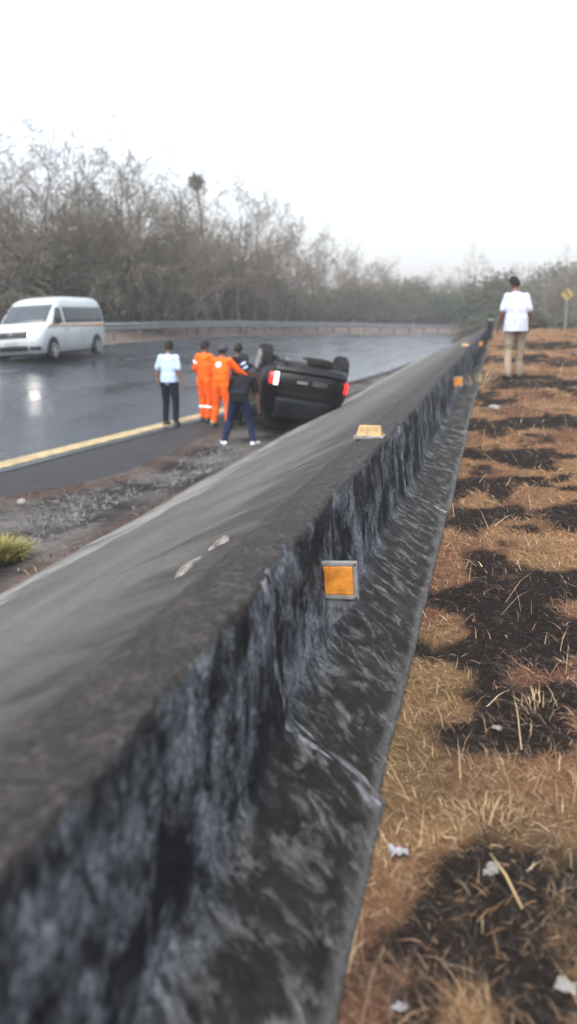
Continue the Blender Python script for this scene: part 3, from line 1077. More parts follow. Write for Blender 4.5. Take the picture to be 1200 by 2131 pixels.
# ------------------------------------------------------------------ far guardrail
GE = 0.75
gr = empty('guardrail', P(30, d_line(30) + ROAD_W + GE, z_far(30, d_line(30) + ROAD_W + GE)), label='long grey steel guardrail on posts along the far road edge', cat='guardrail')
gl = Vector(gr.location)
rail = MB(); prof = [(-.03, .80), (.03, .74), (.03, .70), (-.03, .64), (-.03, .60), (.03, .54), (.03, .50), (-.03, .44)]
gs = lin(-4, 100, 150)
for s in gs:
    D = d_line(s) + ROAD_W + GE; z = z_far(s, D)
    for (o_, h_) in prof: rail.v.append(tuple(Vector(P(s, D - .1 - o_, z + h_ + .06)) - gl))
for i in range(len(gs) - 1):
    for j in range(len(prof) - 1):
        k = len(prof); rail.f.append((i * k + j, i * k + j + 1, (i + 1) * k + j + 1, (i + 1) * k + j)); rail.m.append(0)
o = rail.build('rail', M['steel'], gr)
o.modifiers.new('thick', 'SOLIDIFY').thickness = 0.006
s = 10.0
while s < 96:
    D = d_line(s) + ROAD_W + GE; z = z_far(s, D); a = frame_at(s)
    b = MB(); b.box((0, 0, .36), (.13, .11, 1.0), Matrix.Rotation(-a, 3, 'Z')); o = b.build('post', M['rust'], gr); o.location = Vector(P(s, D + .03, z)) - gl
    s += 2.4


# ------------------------------------------------------------------ vegetation
def rvec(r, s=1.0): return Vector((r.gauss(0, s), r.gauss(0, s), r.gauss(0, s)))


def grow(r, trunk, twig, leaves, p, d, L, rad, depth, maxd, opt):
    nseg = max(3, int(L / (0.55 if depth == 0 else .42)))
    pts = [p]; rads = [rad]
    for i in range(nseg):
        d = (d + rvec(r, opt['wob'] * (0.6 + .25 * depth)) + Vector((0, 0, opt['up']))).normalized()
        p = p + d * (L / nseg)
        pts.append(p); rads.append(rad * (1 - (.72 if depth < maxd else .6) * (i + 1) / nseg))
    tgt = trunk if rad > opt['thin'] else twig
    tgt.tube(pts, [max(q, opt['minr']) for q in rads], 6 if rad > .05 else 3, cap=False)
    if leaves is not None and depth >= maxd - 1 and r.random() < opt['leafy']:
        for q in pts[1:]:
            for _ in range(opt['nl']): leaves.append(q + rvec(r, .13))
    if depth >= maxd: return
    nb = opt['nb'][depth]
    for k in range(nb):
        t = opt['start'][depth] + (1 - opt['start'][depth]) * (k + r.random()) / nb
        i = min(nseg - 1, int(t * nseg)); f = t * nseg - i
        q = pts[i].lerp(pts[i + 1], min(1, f))
        ax = (pts[i + 1] - pts[i]).normalized()
        o_ = ax.orthogonal(); o_.rotate(Matrix.Rotation(r.random() * 6.28, 3, ax))
        ang = r.uniform(*opt['ang'])
        nd = (ax * math.cos(ang) + o_ * math.sin(ang)).normalized()
        grow(r, trunk, twig, leaves, q, nd, L * r.uniform(*opt['len']) * (1.15 - .5 * t), rads[i] * r.uniform(.45, .65), depth + 1, maxd, opt)


def leaf_mesh(name, pts, r, size, cols, parent):
    n = len(pts)
    if n == 0: return None
    pts = np.array([tuple(p) for p in pts])
    a = nrg.normal(0, 1, (n, 3)); a /= np.linalg.norm(a, axis=1)[:, None]
    b = nrg.normal(0, 1, (n, 3)); b -= a * np.sum(a * b, 1)[:, None]; b /= np.linalg.norm(b, axis=1)[:, None]
    sz = size * (.6 + .8 * nrg.random(n))
    a = a * sz[:, None]; b = b * (sz * .45)[:, None]
    v = np.stack([pts - a, pts + b, pts + a, pts - b], 1).reshape(-1, 3)
    me = bpy.data.meshes.new(name)
    f = np.arange(n * 4).reshape(n, 4)
    me.vertices.add(4 * n); me.vertices.foreach_set('co', v.astype(np.float32).ravel())
    me.loops.add(4 * n); me.loops.foreach_set('vertex_index', f.astype(np.int32).ravel())
    me.polygons.add(n); me.polygons.foreach_set('loop_start', (np.arange(n) * 4).astype(np.int32))
    me.update(calc_edges=True); me.validate(); me.materials.append(M['leaf'])
    at = me.color_attributes.new('Col', 'FLOAT_COLOR', 'POINT')
    k = nrg.random(n)[:, None]; c = np.array(cols[0]) * (1 - k) + np.array(cols[1]) * k
    cc = np.ones((4 * n, 4), np.float32); cc[:, :3] = np.repeat(c, 4, 0); at.data.foreach_set('color', cc.ravel())
    o = bpy.data.objects.new(name, me); COL.objects.link(o); o.parent = parent
    return o


def make_tree(seed, H, stems, opt, leafcols=((.032, .040, .020), (.060, .066, .036)), leafsize=.05):
    r = random.Random(seed)
    root = empty('bare_tree', (0, 0, 0))
    trunk, twig, leaves = MB(), MB(), []
    for k in range(stems):
        a = r.random() * 6.28
        d = Vector((math.cos(a) * opt['lean'] * (k > 0 or stems > 1), math.sin(a) * opt['lean'] * (k > 0 or stems > 1), 1)).normalized()
        grow(r, trunk, twig, leaves, Vector((math.cos(a) * .15 * k, math.sin(a) * .15 * k, -.2)), d, H * r.uniform(.75, 1.0), opt['rad'] * r.uniform(.7, 1), 0, 3, opt)
    trunk.build('trunk', M['bark'], root, smooth=True)
    twig.build('crown', M['twig'], root)
    leaf_mesh('foliage', leaves, r, leafsize, leafcols, root)
    return root


OPT_A = dict(wob=.115, up=.045, thin=.045, minr=.011, leafy=.14, nl=3, nb=[13, 7, 5], start=[.22, .15, .1], ang=(.45, 1.05), len=(.38, .60), lean=.38, rad=.13)
OPT_B = dict(wob=.10, up=.02, thin=.05, minr=.012, leafy=.5, nl=4, nb=[11, 8, 6], start=[.2, .15, .1], ang=(.5, 1.1), len=(.42, .62), lean=.45, rad=.17)
protos = [make_tree(11, 9.5, 1, OPT_A), make_tree(12, 8.5, 2, OPT_A), make_tree(13, 9.0, 1, OPT_A), make_tree(14, 6.6, 3, OPT_B), make_tree(15, 7.2, 2, OPT_B), make_tree(16, 8.0, 3, OPT_A)]


def make_bush(seed, rx, ry, h, n, cols, lobes=9, leafsize=.075):
    r = random.Random(seed)
    root = empty('leafy_shrub', (0, 0, 0))
    st = MB(); pts = []
    cent = []
    for k in range(lobes):
        a = r.random() * 6.28; q = math.sqrt(r.random())
        c = Vector((rx * .7 * q * math.cos(a), ry * .7 * q * math.sin(a), h * (.28 + .55 * r.random() * (1 - .5 * q))))
        cent.append((c, r.uniform(.32, .55) * min(rx, h) * .8))
        m = c * .5 + Vector((r.gauss(0, .15), r.gauss(0, .15), .1))
        st.tube([(r.gauss(0, .15), r.gauss(0, .15), -.15), m, c], [.06, .045, .02], 5)
    for i in range(n):
        c, rad = cent[i % lobes]
        v = rvec(r).normalized() * rad * (r.random() ** .45) * r.uniform(.8, 1.25)
        p = c + Vector((v.x, v.y, v.z * .8))
        if n1(p.x * 1.6 + seed, p.y * 1.6 + p.z * 2.1, seed, 2) < .40: continue
        if p.z > 0.02: pts.append(p)
    st.build('trunk', M['bark'], root, smooth=True)
    leaf_mesh('crown', pts, r, leafsize, cols, root)
    return root


GREY = ((.018, .024, .012), (.046, .052, .029)); GREEN = ((.011, .025, .009), (.031, .052, .021)); DRY = ((.040, .036, .028), (.075, .067, .052))
bushes = [make_bush(31, 2.1, 1.8, 3.0, 6500, GREY), make_bush(32, 1.8, 1.7, 2.6, 5500, GREEN), make_bush(33, 1.6, 1.5, 2.3, 4500, DRY), make_bush(34, 2.6, 2.0, 3.8, 8000, GREY, 12)]

used = set()


def ground_z(x, y):
    """height of the left land near x,y by nearest s,d"""
    best = None
    for s in lin(0, 128, 64):
        wx, wy, a = wall_pt(s)
        dx, dy = x - wx, y - wy
        al = dx * math.sin(a) + dy * math.cos(a)
        if best is None or abs(al) < best[0]:
            best = (abs(al), s, -dx * math.cos(a) + dy * math.sin(a))
    _, s, d = best
    e = d - d_line(s) - ROAD_W
    if e < 0.4: return None
    return z_far(s, d) if e < 110 else -0.7


def plant(proto, px, D, scale, label, group, zs=1.0, cat='tree', any_ground=False):
    q = at_depth(px, 680, D)
    z = ground_z(q.x, q.y)
    if z is None:
        if not any_ground: return None
        z = -0.5
    o = proto if id(proto) not in used else copy_tree(proto)
    used.add(id(proto))
    o.location = (q.x, q.y, z - .05)
    o.rotation_euler = (rng.gauss(0, .03), rng.gauss(0, .03), rng.random() * 6.28)
    o.scale = (scale, scale, scale * zs)
    o['label'] = label; o['category'] = cat; o['group'] = group
    return o


TL = {0: 'tall slender bare tree in the row behind the far guardrail', 1: 'forked bare tree in the row behind the far guardrail', 2: 'straight bare tree in the row behind the far guardrail',
      3: 'low spreading many stemmed tree behind the far guardrail', 4: 'spreading twin stemmed tree behind the far guardrail', 5: 'three stemmed bare tree behind the far guardrail'}
# (pixel x, distance, scale, prototype)
TREES = [(-40, 40, 1.12, 0), (20, 43, 1.08, 2), (62, 41, 1.0, 5), (100, 45, 1.15, 0), (130, 42, 1.05, 1), (165, 47, 1.2, 2), (205, 44, 1.12, 5), (240, 48, 1.22, 0), (272, 45, 1.10, 1),
         (300, 50, 1.22, 2), (335, 47, 1.02, 5), (368, 52, 1.12, 0), (410, 50, 1.05, 2), (440, 54, 1.05, 1), (470, 57, 1.05, 5), (500, 55, .95, 0), (530, 59, 1.0, 2), (560, 62, .98, 1), (590, 64, .95, 5),
         (425, 46, 1.0, 4), (180, 44, .95, 4), (300, 46, .9, 3), (520, 54, .85, 3), (590, 60, .85, 4), (40, 46, .95, 3), (90, 48, 1.0, 4),
         (640, 70, .8, 5), (675, 74, .85, 0), (705, 78, .82, 1), (740, 82, .8, 3), (770, 86, .85, 5), (800, 90, .8, 2), (835, 95, .78, 4), (870, 98, .8, 3), (900, 103, .8, 1), (930, 108, .8, 4), (965, 112, .85, 3)]
for (px, D, sc, k) in TREES:
    plant(protos[k], px, D, sc * (.84 if px < 330 else .86 if px < 480 else .96), TL[k], 'bare trees behind the far guardrail')
BL = ['grey green leafy shrub behind the far guardrail', 'dark green leafy shrub behind the far guardrail', 'dry brown shrub behind the far guardrail', 'large wide grey green shrub behind the far guardrail']
r2 = random.Random(77)
for i in range(120):
    px = -60 + 1130 * ((i % 60) + r2.random() * .9) / 60
    D0 = 40 + max(0, px - 60) / 1000 * 62
    D = D0 + (r2.uniform(-1, 4) if i < 60 else r2.uniform(5, 14))
    k = r2.choice([0, 1, 3, 0, 3] if 90 < px < 560 else [0, 2, 1, 2])
    sc = r2.uniform(.85, 1.25) * (1.5 if 110 < px < 560 else .95 if px < 110 else 1.35) * (1 if i < 60 else 1.25)
    plant(bushes[k], px, D, sc, BL[k], 'shrubs behind the far guardrail', cat='shrub')
# beyond the bank on the right: scrub either side of the sign
for i in range(44):
    px = 960 + 380 * ((i % 22) + r2.random() * .8) / 22
    D = r2.uniform(58, 70) if i < 22 else r2.uniform(75, 110)
    k = r2.choice([0, 1, 2, 3])
    plant(bushes[k], px, D, r2.uniform(.85, 1.25) * ((.7 if px < 1050 else .95) if i < 22 else 2.1), ['grey green scrub shrub beyond the grass bank', 'dark green scrub shrub beyond the grass bank', 'dry brown scrub shrub beyond the grass bank', 'large grey green scrub shrub beyond the grass bank'][k], 'scrub beyond the grass bank', cat='shrub', any_ground=True)
for (px, D, sc, k) in [(1010, 85, .72, 3), (1045, 90, .8, 4), (1100, 80, .75, 3), (1150, 74, .75, 5), (1185, 70, .78, 4), (1215, 78, .85, 5), (1130, 95, .8, 1), (975, 92, .8, 0), (1080, 96, .8, 2), (1165, 88, .85, 0), (1195, 84, .8, 1)]:
    plant(protos[k], px, D, sc, 'small twiggy tree beyond the grass bank', 'small trees beyond the grass bank', any_ground=True)

# the ball-shaped nest high in a bare tree
q = at_depth(408, 378, 57)
nb = MB(); r3 = random.Random(3)
for i in range(420):
    v = rvec(r3).normalized() * (.46 * r3.random() ** .33)
    d = rvec(r3).normalized() * .22
    nb.tube([v - d, v, v + d + rvec(r3, .03)], [.012, .018, .008], 3, cap=False)
nb.ellipsoid((0, 0, 0), (.36, .33, .42))
nst = nb.build('bird_nest', M['nest']); nst.location = q; prop(nst, 'dark ball shaped nest high in the bare treetops', 'nest')
# its own tall bare stem carrying it
tn = empty('bare_tree', (q.x + .5, q.y, (ground_z(q.x + .5, q.y) or 0.8) - .1), label='tall bare stem carrying the dark ball nest', cat='tree', group='bare trees behind the far guardrail')
hh = q.z - tn.location.z
tm = MB(); tm.tube([(.0, 0, 0), (.12, .1, hh * .3), (-.1, 0, hh * .65), (-.5, 0, hh), (-.62, .05, hh + .9)], [.13, .11, .075, .035, .012], 7); tm.build('trunk', M['bark'], tn, smooth=True)
tw = MB()
for k in range(26):
    z0 = hh * (.35 + .62 * k / 26); a = r3.random() * 6.28; L = r3.uniform(.8, 2.0)
    b0 = Vector((-.1 - .4 * max(0, z0 / hh - .65) / .35, 0, z0)); d = Vector((math.cos(a) * .6, math.sin(a) * .6, 1)).normalized()
    tw.tube([b0, b0 + d * L * .5 + rvec(r3, .06), b0 + d * L + rvec(r3, .12)], [.024, .017, .011], 3, cap=False)
    for _ in range(3):
        c0 = b0 + d * L * r3.uniform(.3, .9); tw.tube([c0, c0 + (d + rvec(r3, .5)).normalized() * L * .5], [.013, .011], 3, cap=False)
tw.build('crown', M['twig'], tn)

# taller, thin tree at the far left: only its last leaf sprays show against the sky
q0 = at_depth(-95, 700, 40)
tt = empty('sparse_tree', (q0.x, q0.y, (ground_z(q0.x, q0.y) or 0.8) - .1), label='tall thin tree at the left edge with last leaf sprays against the sky', cat='tree')
tb = MB(); H = 12.0
tb.tube([(0, 0, 0), (.2, 0, 4), (.1, .1, 8), (.5, 0, H)], [.17, .14, .09, .03], 7); tb.build('trunk', M['bark'], tt, smooth=True)
tw = MB(); lv = []
targets = [(25, 176, 9), (30, 184, 5), (66, 202, 6), (55, 245, 34), (62, 262, 24), (12, 286, 40), (-4, 292, 30), (22, 262, 8), (96, 268, 8), (35, 300, 18), (5, 345, 22), (48, 350, 18)]
for (px, py, n) in targets:
    e = at_depth(px, py, 40 + r3.uniform(-.6, .6)) - Vector(tt.location)
    s0_ = Vector((.2, 0, max(5.0, min(H - .4, e.z - r3.uniform(.8, 2.0)))))
    m = s0_.lerp(e, .55) + Vector((0, 0, -.15))
    tw.tube([s0_, m, e], [.012, .008, .004], 3, cap=False)
    for _ in range(n): lv.append(e + rvec(r3, .10 if n < 12 else .17))
tw.build('branches', M['twig'], tt)
leaf_mesh('crown', lv, r3, .055, ((.04, .046, .04), (.07, .075, .062)), tt)

# ------------------------------------------------------------------ warning sign
sp = at_depth(1180, 612, 36)
sg = empty('warning_sign', (sp.x, sp.y, .55), (0, 0, R(-18)), label='yellow diamond road sign with a black bent arrow on a post', cat='sign')
zc = sp.z - .55
b = MB(); b.tube([(0, .03, -.3), (0, .03, zc + .25)], [.035, .035], 8); b.build('post', M['steel'], sg)
b = MB(); h = .27
b.add([(0, 0, zc - h), (h, 0, zc), (0, 0, zc + h), (-h, 0, zc), (0, .015, zc - h), (h, .015, zc), (0, .015, zc + h), (-h, .015, zc)], [(0, 1, 2, 3), (7, 6, 5, 4), (0, 4, 5, 1), (1, 5, 6, 2), (2, 6, 7, 3), (3, 7, 4, 0)])
pl = b.build('panel', M['sign_yellow'], sg)
b = MB(); b.add([(x, -.004, zc + z) for (x, z) in [(.02, -.15), (.08, -.15), (.08, .0), (-.03, .09), (.01, .13), (-.12, .14), (-.10, .015), (-.065, .06), (.02, -.02)]], [(0, 1, 2, 8), (8, 2, 3, 7), (3, 4, 5), (3, 5, 7), (5, 6, 7)])
b.build('arrow', M['black'], pl)


# ------------------------------------------------------------------ vehicles
def rrect(y0, y1, w, r, nc=5, bow=0.0, bowr=0.0):
    """rounded rectangle (x half width w, y from y0 rear to y1 front), counter-clockwise; bow = front curvature"""
    pts = []
    for (cx, cy, a0) in ((w - r, y1 - r, 0), (-(w - r), y1 - r, 90), (-(w - r), y0 + r, 180), (w - r, y0 + r, 270)):
        for k in range(nc + 1):
            a = R(a0 + 90 * k / nc)
            pts.append([cx + r * math.cos(a), cy + r * math.sin(a)])
        # points along the front / rear edges for the bow
        if a0 == 0:
            for k in range(1, 6): pts.append([(w - r) - 2 * (w - r) * k / 6, y1])
        if a0 == 180:
            for k in range(1, 6): pts.append([-(w - r) + 2 * (w - r) * k / 6, y0])
    for p in pts:
        if p[1] > y1 - .6: p[1] -= bow * (p[0] / w) ** 2 * min(1, (p[1] - (y1 - .6)) / .5)
        if p[1] < y0 + .6: p[1] += bowr * (p[0] / w) ** 2 * min(1, ((y0 + .6) - p[1]) / .5)
    return pts


class Hull:
    """rows: (z, y_rear, y_front, half width, corner radius, front bow, rear bow)"""
    def __init__(self, rows): self.rows = rows

    def at(self, z):
        rw = self.rows
        if z <= rw[0][0]: return rw[0]
        for a, b in zip(rw, rw[1:]):
            if z <= b[0]:
                t = (z - a[0]) / (b[0] - a[0]); return tuple(x + (y - x) * t for x, y in zip(a, b))
        return rw[-1]

    def mesh(self, dz=0.0):
        mb = MB(); n = None
        for r_ in self.rows:
            o = rrect(r_[1], r_[2], r_[3], r_[4], 5, r_[5], r_[6]); n = len(o)
            for p in o: mb.v.append((p[0], p[1], r_[0] + dz))
        k = len(self.rows)
        for i in range(k - 1):
            for j in range(n):
                j2 = (j + 1) % n
                mb.f.append((i * n + j, i * n + j2, (i + 1) * n + j2, (i + 1) * n + j)); mb.m.append(0)
        mb.f.append(tuple(range(n))[::-1]); mb.m.append(0)
        mb.f.append(tuple((k - 1) * n + j for j in range(n))); mb.m.append(0)
        return mb

    def side(self, mb, sx, quad, off=.006, nu=10, nv=6, dz=0.0):
        """quad: ((y,z) lower front, lower rear, upper rear, upper front)"""
        (a, b, c, d) = quad

        def fn(u, v):
            y = (a[0] + (b[0] - a[0]) * u) * (1 - v) + (d[0] + (c[0] - d[0]) * u) * v
            z = (a[1] + (b[1] - a[1]) * u) * (1 - v) + (d[1] + (c[1] - d[1]) * u) * v
            return (sx * (self.at(z)[3] + off), y, z + dz)
        mb.grid(fn, nu, nv)

    def front(self, mb, x0, x1, z0, z1, off=.006, nu=12, nv=6, rear=False, taper=0.0, dz=0.0):
        def fn(u, v):
            z = z0 + (z1 - z0) * v
            r_ = self.at(z)
            x = (x0 + (x1 - x0) * u) * (1 - taper * v)
            if rear: y = r_[1] + r_[6] * (x / r_[3]) ** 2 - off
            else: y = r_[2] - r_[5] * (x / r_[3]) ** 2 + off
            return (x, y, z + dz)
        mb.grid(fn, nu, nv)


def solid(o, t=.008):
    m = o.modifiers.new('thick', 'SOLIDIFY'); m.thickness = t; m.offset = 0
    return o


def wheel(parent, x, y, z, r, w, sx, rim_mat, name='wheel'):
    b = MB(); b.lathe((0, 0, 0), [(-w * .5, r * .62), (-w * .5, r * .9), (-w * .36, r), (w * .36, r), (w * .5, r * .9), (w * .5, r * .62)], 'x', 28)
    t = b.build(name, M['tyre'], parent); t.location = (x, y, z); auto_smooth(t, 35)
    b = MB(); b.lathe((sx * w * .34, 0, 0), [(-sx * .05, r * .64), (sx * .05, r * .64), (sx * .03, r * .55), (sx * .0, r * .5), (sx * .03, r * .22), (sx * .045, .01)], 'x', 24)
    for k in range(5):
        a = 6.283 * k / 5
        b.box((sx * (w * .34 + .035), math.cos(a) * r * .37, math.sin(a) * r * .37), (.03, .055, r * .5), Matrix.Rotation(a - math.pi / 2, 3, 'X'))
    b.build('rim', rim_mat, t, fix=True)
    return t


def build_van(loc, yaw):
    root = empty('passenger_van', loc, (0, 0, yaw), label='white passenger van with a tan stripe and lit headlight driving on the wet road', cat='van')
    H = Hull([(.24, -2.60, 2.50, .86, .16, .16, .02), (.34, -2.65, 2.62, .93, .18, .20, .02), (.55, -2.68, 2.70, .965, .20, .22, .03), (.78, -2.69, 2.69, .975, .20, .24, .03),
              (.95, -2.69, 2.60, .975, .20, .26, .03), (1.05, -2.69, 2.42, .972, .20, .26, .03), (1.13, -2.69, 2.12, .970, .20, .22, .03), (1.20, -2.685, 1.93, .965, .2, .20, .03),
              (1.50, -2.67, 1.56, .925, .2, .16, .03), (1.78, -2.63, 1.19, .875, .2, .14, .03), (1.92, -2.58, .98, .84, .22, .14, .03), (2.01, -2.50, .74, .78, .25, .14, .03), (2.065, -2.36, .42, .68, .28, .1, .03), (2.09, -2.15, .1, .52, .3, .1, .03)])
    b = H.mesh().build('body', M['white_car'], root, fix=True); auto_smooth(b, 32)
    g = MB(); H.front(g, -.80, .80, 1.235, 1.80, .008, 14, 8, taper=.05)
    solid(g.build('windscreen', M['wind_glass'], root, smooth=True))
    for sx in (-1, 1):
        g = MB(); H.side(g, sx, ((1.58, 1.235), (.86, 1.20), (.86, 1.70), (1.20, 1.70))); solid(g.build('side_window', M['car_glass'], root, smooth=True))
        g = MB(); H.side(g, sx, ((.70, 1.20), (-2.40, 1.20), (-2.34, 1.72), (.70, 1.72)), nu=24); solid(g.build('side_window', M['car_glass'], root, smooth=True))
        g = MB(); H.side(g, sx, ((2.10, 1.075), (-2.46, 1.04), (-2.46, 1.165), (1.9, 1.14)), nu=24, nv=3); solid(g.build('stripe', M['tan_stripe'], root, smooth=True))
        for y in (.80, 1.85, -.55):
            g = MB(); H.side(g, sx, ((y + .006, .40), (y - .006, .40), (y - .006, 1.19), (y + .006, 1.19)), .003, 1, 10); g.build('door_gap', M['seam'], root)
        g = MB(); g.box((sx * .99, .62, .98), (.025, .16, .03), bev=.008); g.build('door_handle', M['plastic'], root)
        # wheel arches and wheels
        for y in (1.72, -1.75):
            g = MB(); H.side(g, sx, ((y + .40, .26), (y - .40, .26), (y - .40, .30), (y + .40, .30)), .004, 1, 1)
            g = MB(); n = 18; vs = [(sx * .966, y, .34)]
            for k in range(n + 1):
                a = R(-8 + 196 * k / n); zz = .34 + .42 * math.sin(a)
                vs.append((sx * (H.at(zz)[3] + .006), y + .42 * math.cos(a), zz))
            g.add(vs, [(0, k + 1, k + 2) for k in range(n)]); solid(g.build('wheel_arch', M['plastic'], root), .01)
            wheel(root, sx * .885, y, .335, .335, .215, sx, M['rim'])
        # headlight
        g = MB(); H.front(g, sx * .56, sx * .86, .80, .985, .012, 6, 4); h = solid(g.build('headlight', M['headlight'], root, smooth=True), .012)
        g = MB(); H.front(g, sx * .55, sx * .90, .36, .47, .010, 6, 3); solid(g.build('fog_lamp_recess', M['plastic'], root, smooth=True), .012)
        # mirror on its stalk
        g = MB(); g.box((sx * 1.12, 1.55, 1.27), (.17, .09, .25), bev=.03); mi = g.build('mirror', M['plastic'], root)
        g = MB(); g.tube([(sx * .95, 1.62, 1.18), (sx * 1.08, 1.56, 1.17)], [.025, .02], 6); g.build('mirror_stalk', M['plastic'], mi)
        g = MB(); H.front(g, sx * .70, sx * .84, .85, 1.35, .006, 3, 6, rear=True); solid(g.build('tail_light', M['tail_red'], root), .01)
    g = MB(); H.front(g, -.53, .53, .76, .945, .010, 10, 3); gr_ = solid(g.build('grille', M['plastic'], root, smooth=True), .012)
    g = MB()
    for z in (.835, .865, .895): H.front(g, -.5, .5, z - .004, z + .004, .020, 10, 1)
    g.build('grille_bar', M['plastic'], gr_)
    g = MB(); n = 20
    r_ = H.at(.865)
    g.tube([(.075 * math.cos(6.283 * k / n), r_[2] + .028, .865 + .05 * math.sin(6.283 * k / n)) for k in range(n + 1)], [.009] * (n + 1), 5)
    g.tube([(0, r_[2] + .028, .82), (0, r_[2] + .028, .905)], [.008, .008], 5); g.tube([(-.05, r_[2] + .028, .895), (.05, r_[2] + .028, .895)], [.008, .008], 5)
    g.build('emblem', M['chrome'], gr_)
    g = MB(); H.front(g, -.50, .50, .34, .50, .010, 10, 3); solid(g.build('bumper_intake', M['plastic'], root, smooth=True), .012)
    g = MB(); H.front(g, -.22, .22, .53, .64, .014, 4, 2); solid(g.build('number_plate', M['plate'], root), .012)
    g = MB(); H.front(g, -.72, .72, 1.25, 1.65, .006, 10, 5, rear=True); solid(g.build('rear_window', M['car_glass'], root), .01)
    for x in (-.05, .45):
        y0 = H.at(1.24)[2]; g = MB(); g.tube([(x, y0 - .02, 1.24), (x + .25, H.at(1.36)[2] + .02, 1.36), (x + .42, H.at(1.44)[2] - .01, 1.44)], [.012, .009, .007], 4); g.build('wiper', M['plastic'], root)
    g = MB(); g.box((0, 0, .23), (1.6, 4.7, .12)); g.build('underbody', M['under'], root)
    return root


vq = at_depth(54, 745, 27.4)
sv_ = (vq.x - W0[0]) * math.sin(TH) + vq.y * math.cos(TH); dv_ = -(vq.x - W0[0]) * math.cos(TH) + vq.y * math.sin(TH)
# centre sits behind the front axle
VYAW = R(180 - 11)
vc = Vector((vq.x + math.sin(R(11)) * 1.9, vq.y + math.cos(R(11)) * 1.9, 0))
sv_ = (vc.x - W0[0]) * math.sin(TH) + vc.y * math.cos(TH); dv_ = -(vc.x - W0[0]) * math.cos(TH) + vc.y * math.sin(TH)
vc.z = z_road(sv_, dv_)
van = build_van(vc, VYAW)
van.rotation_euler = (0, R(3.2), VYAW)


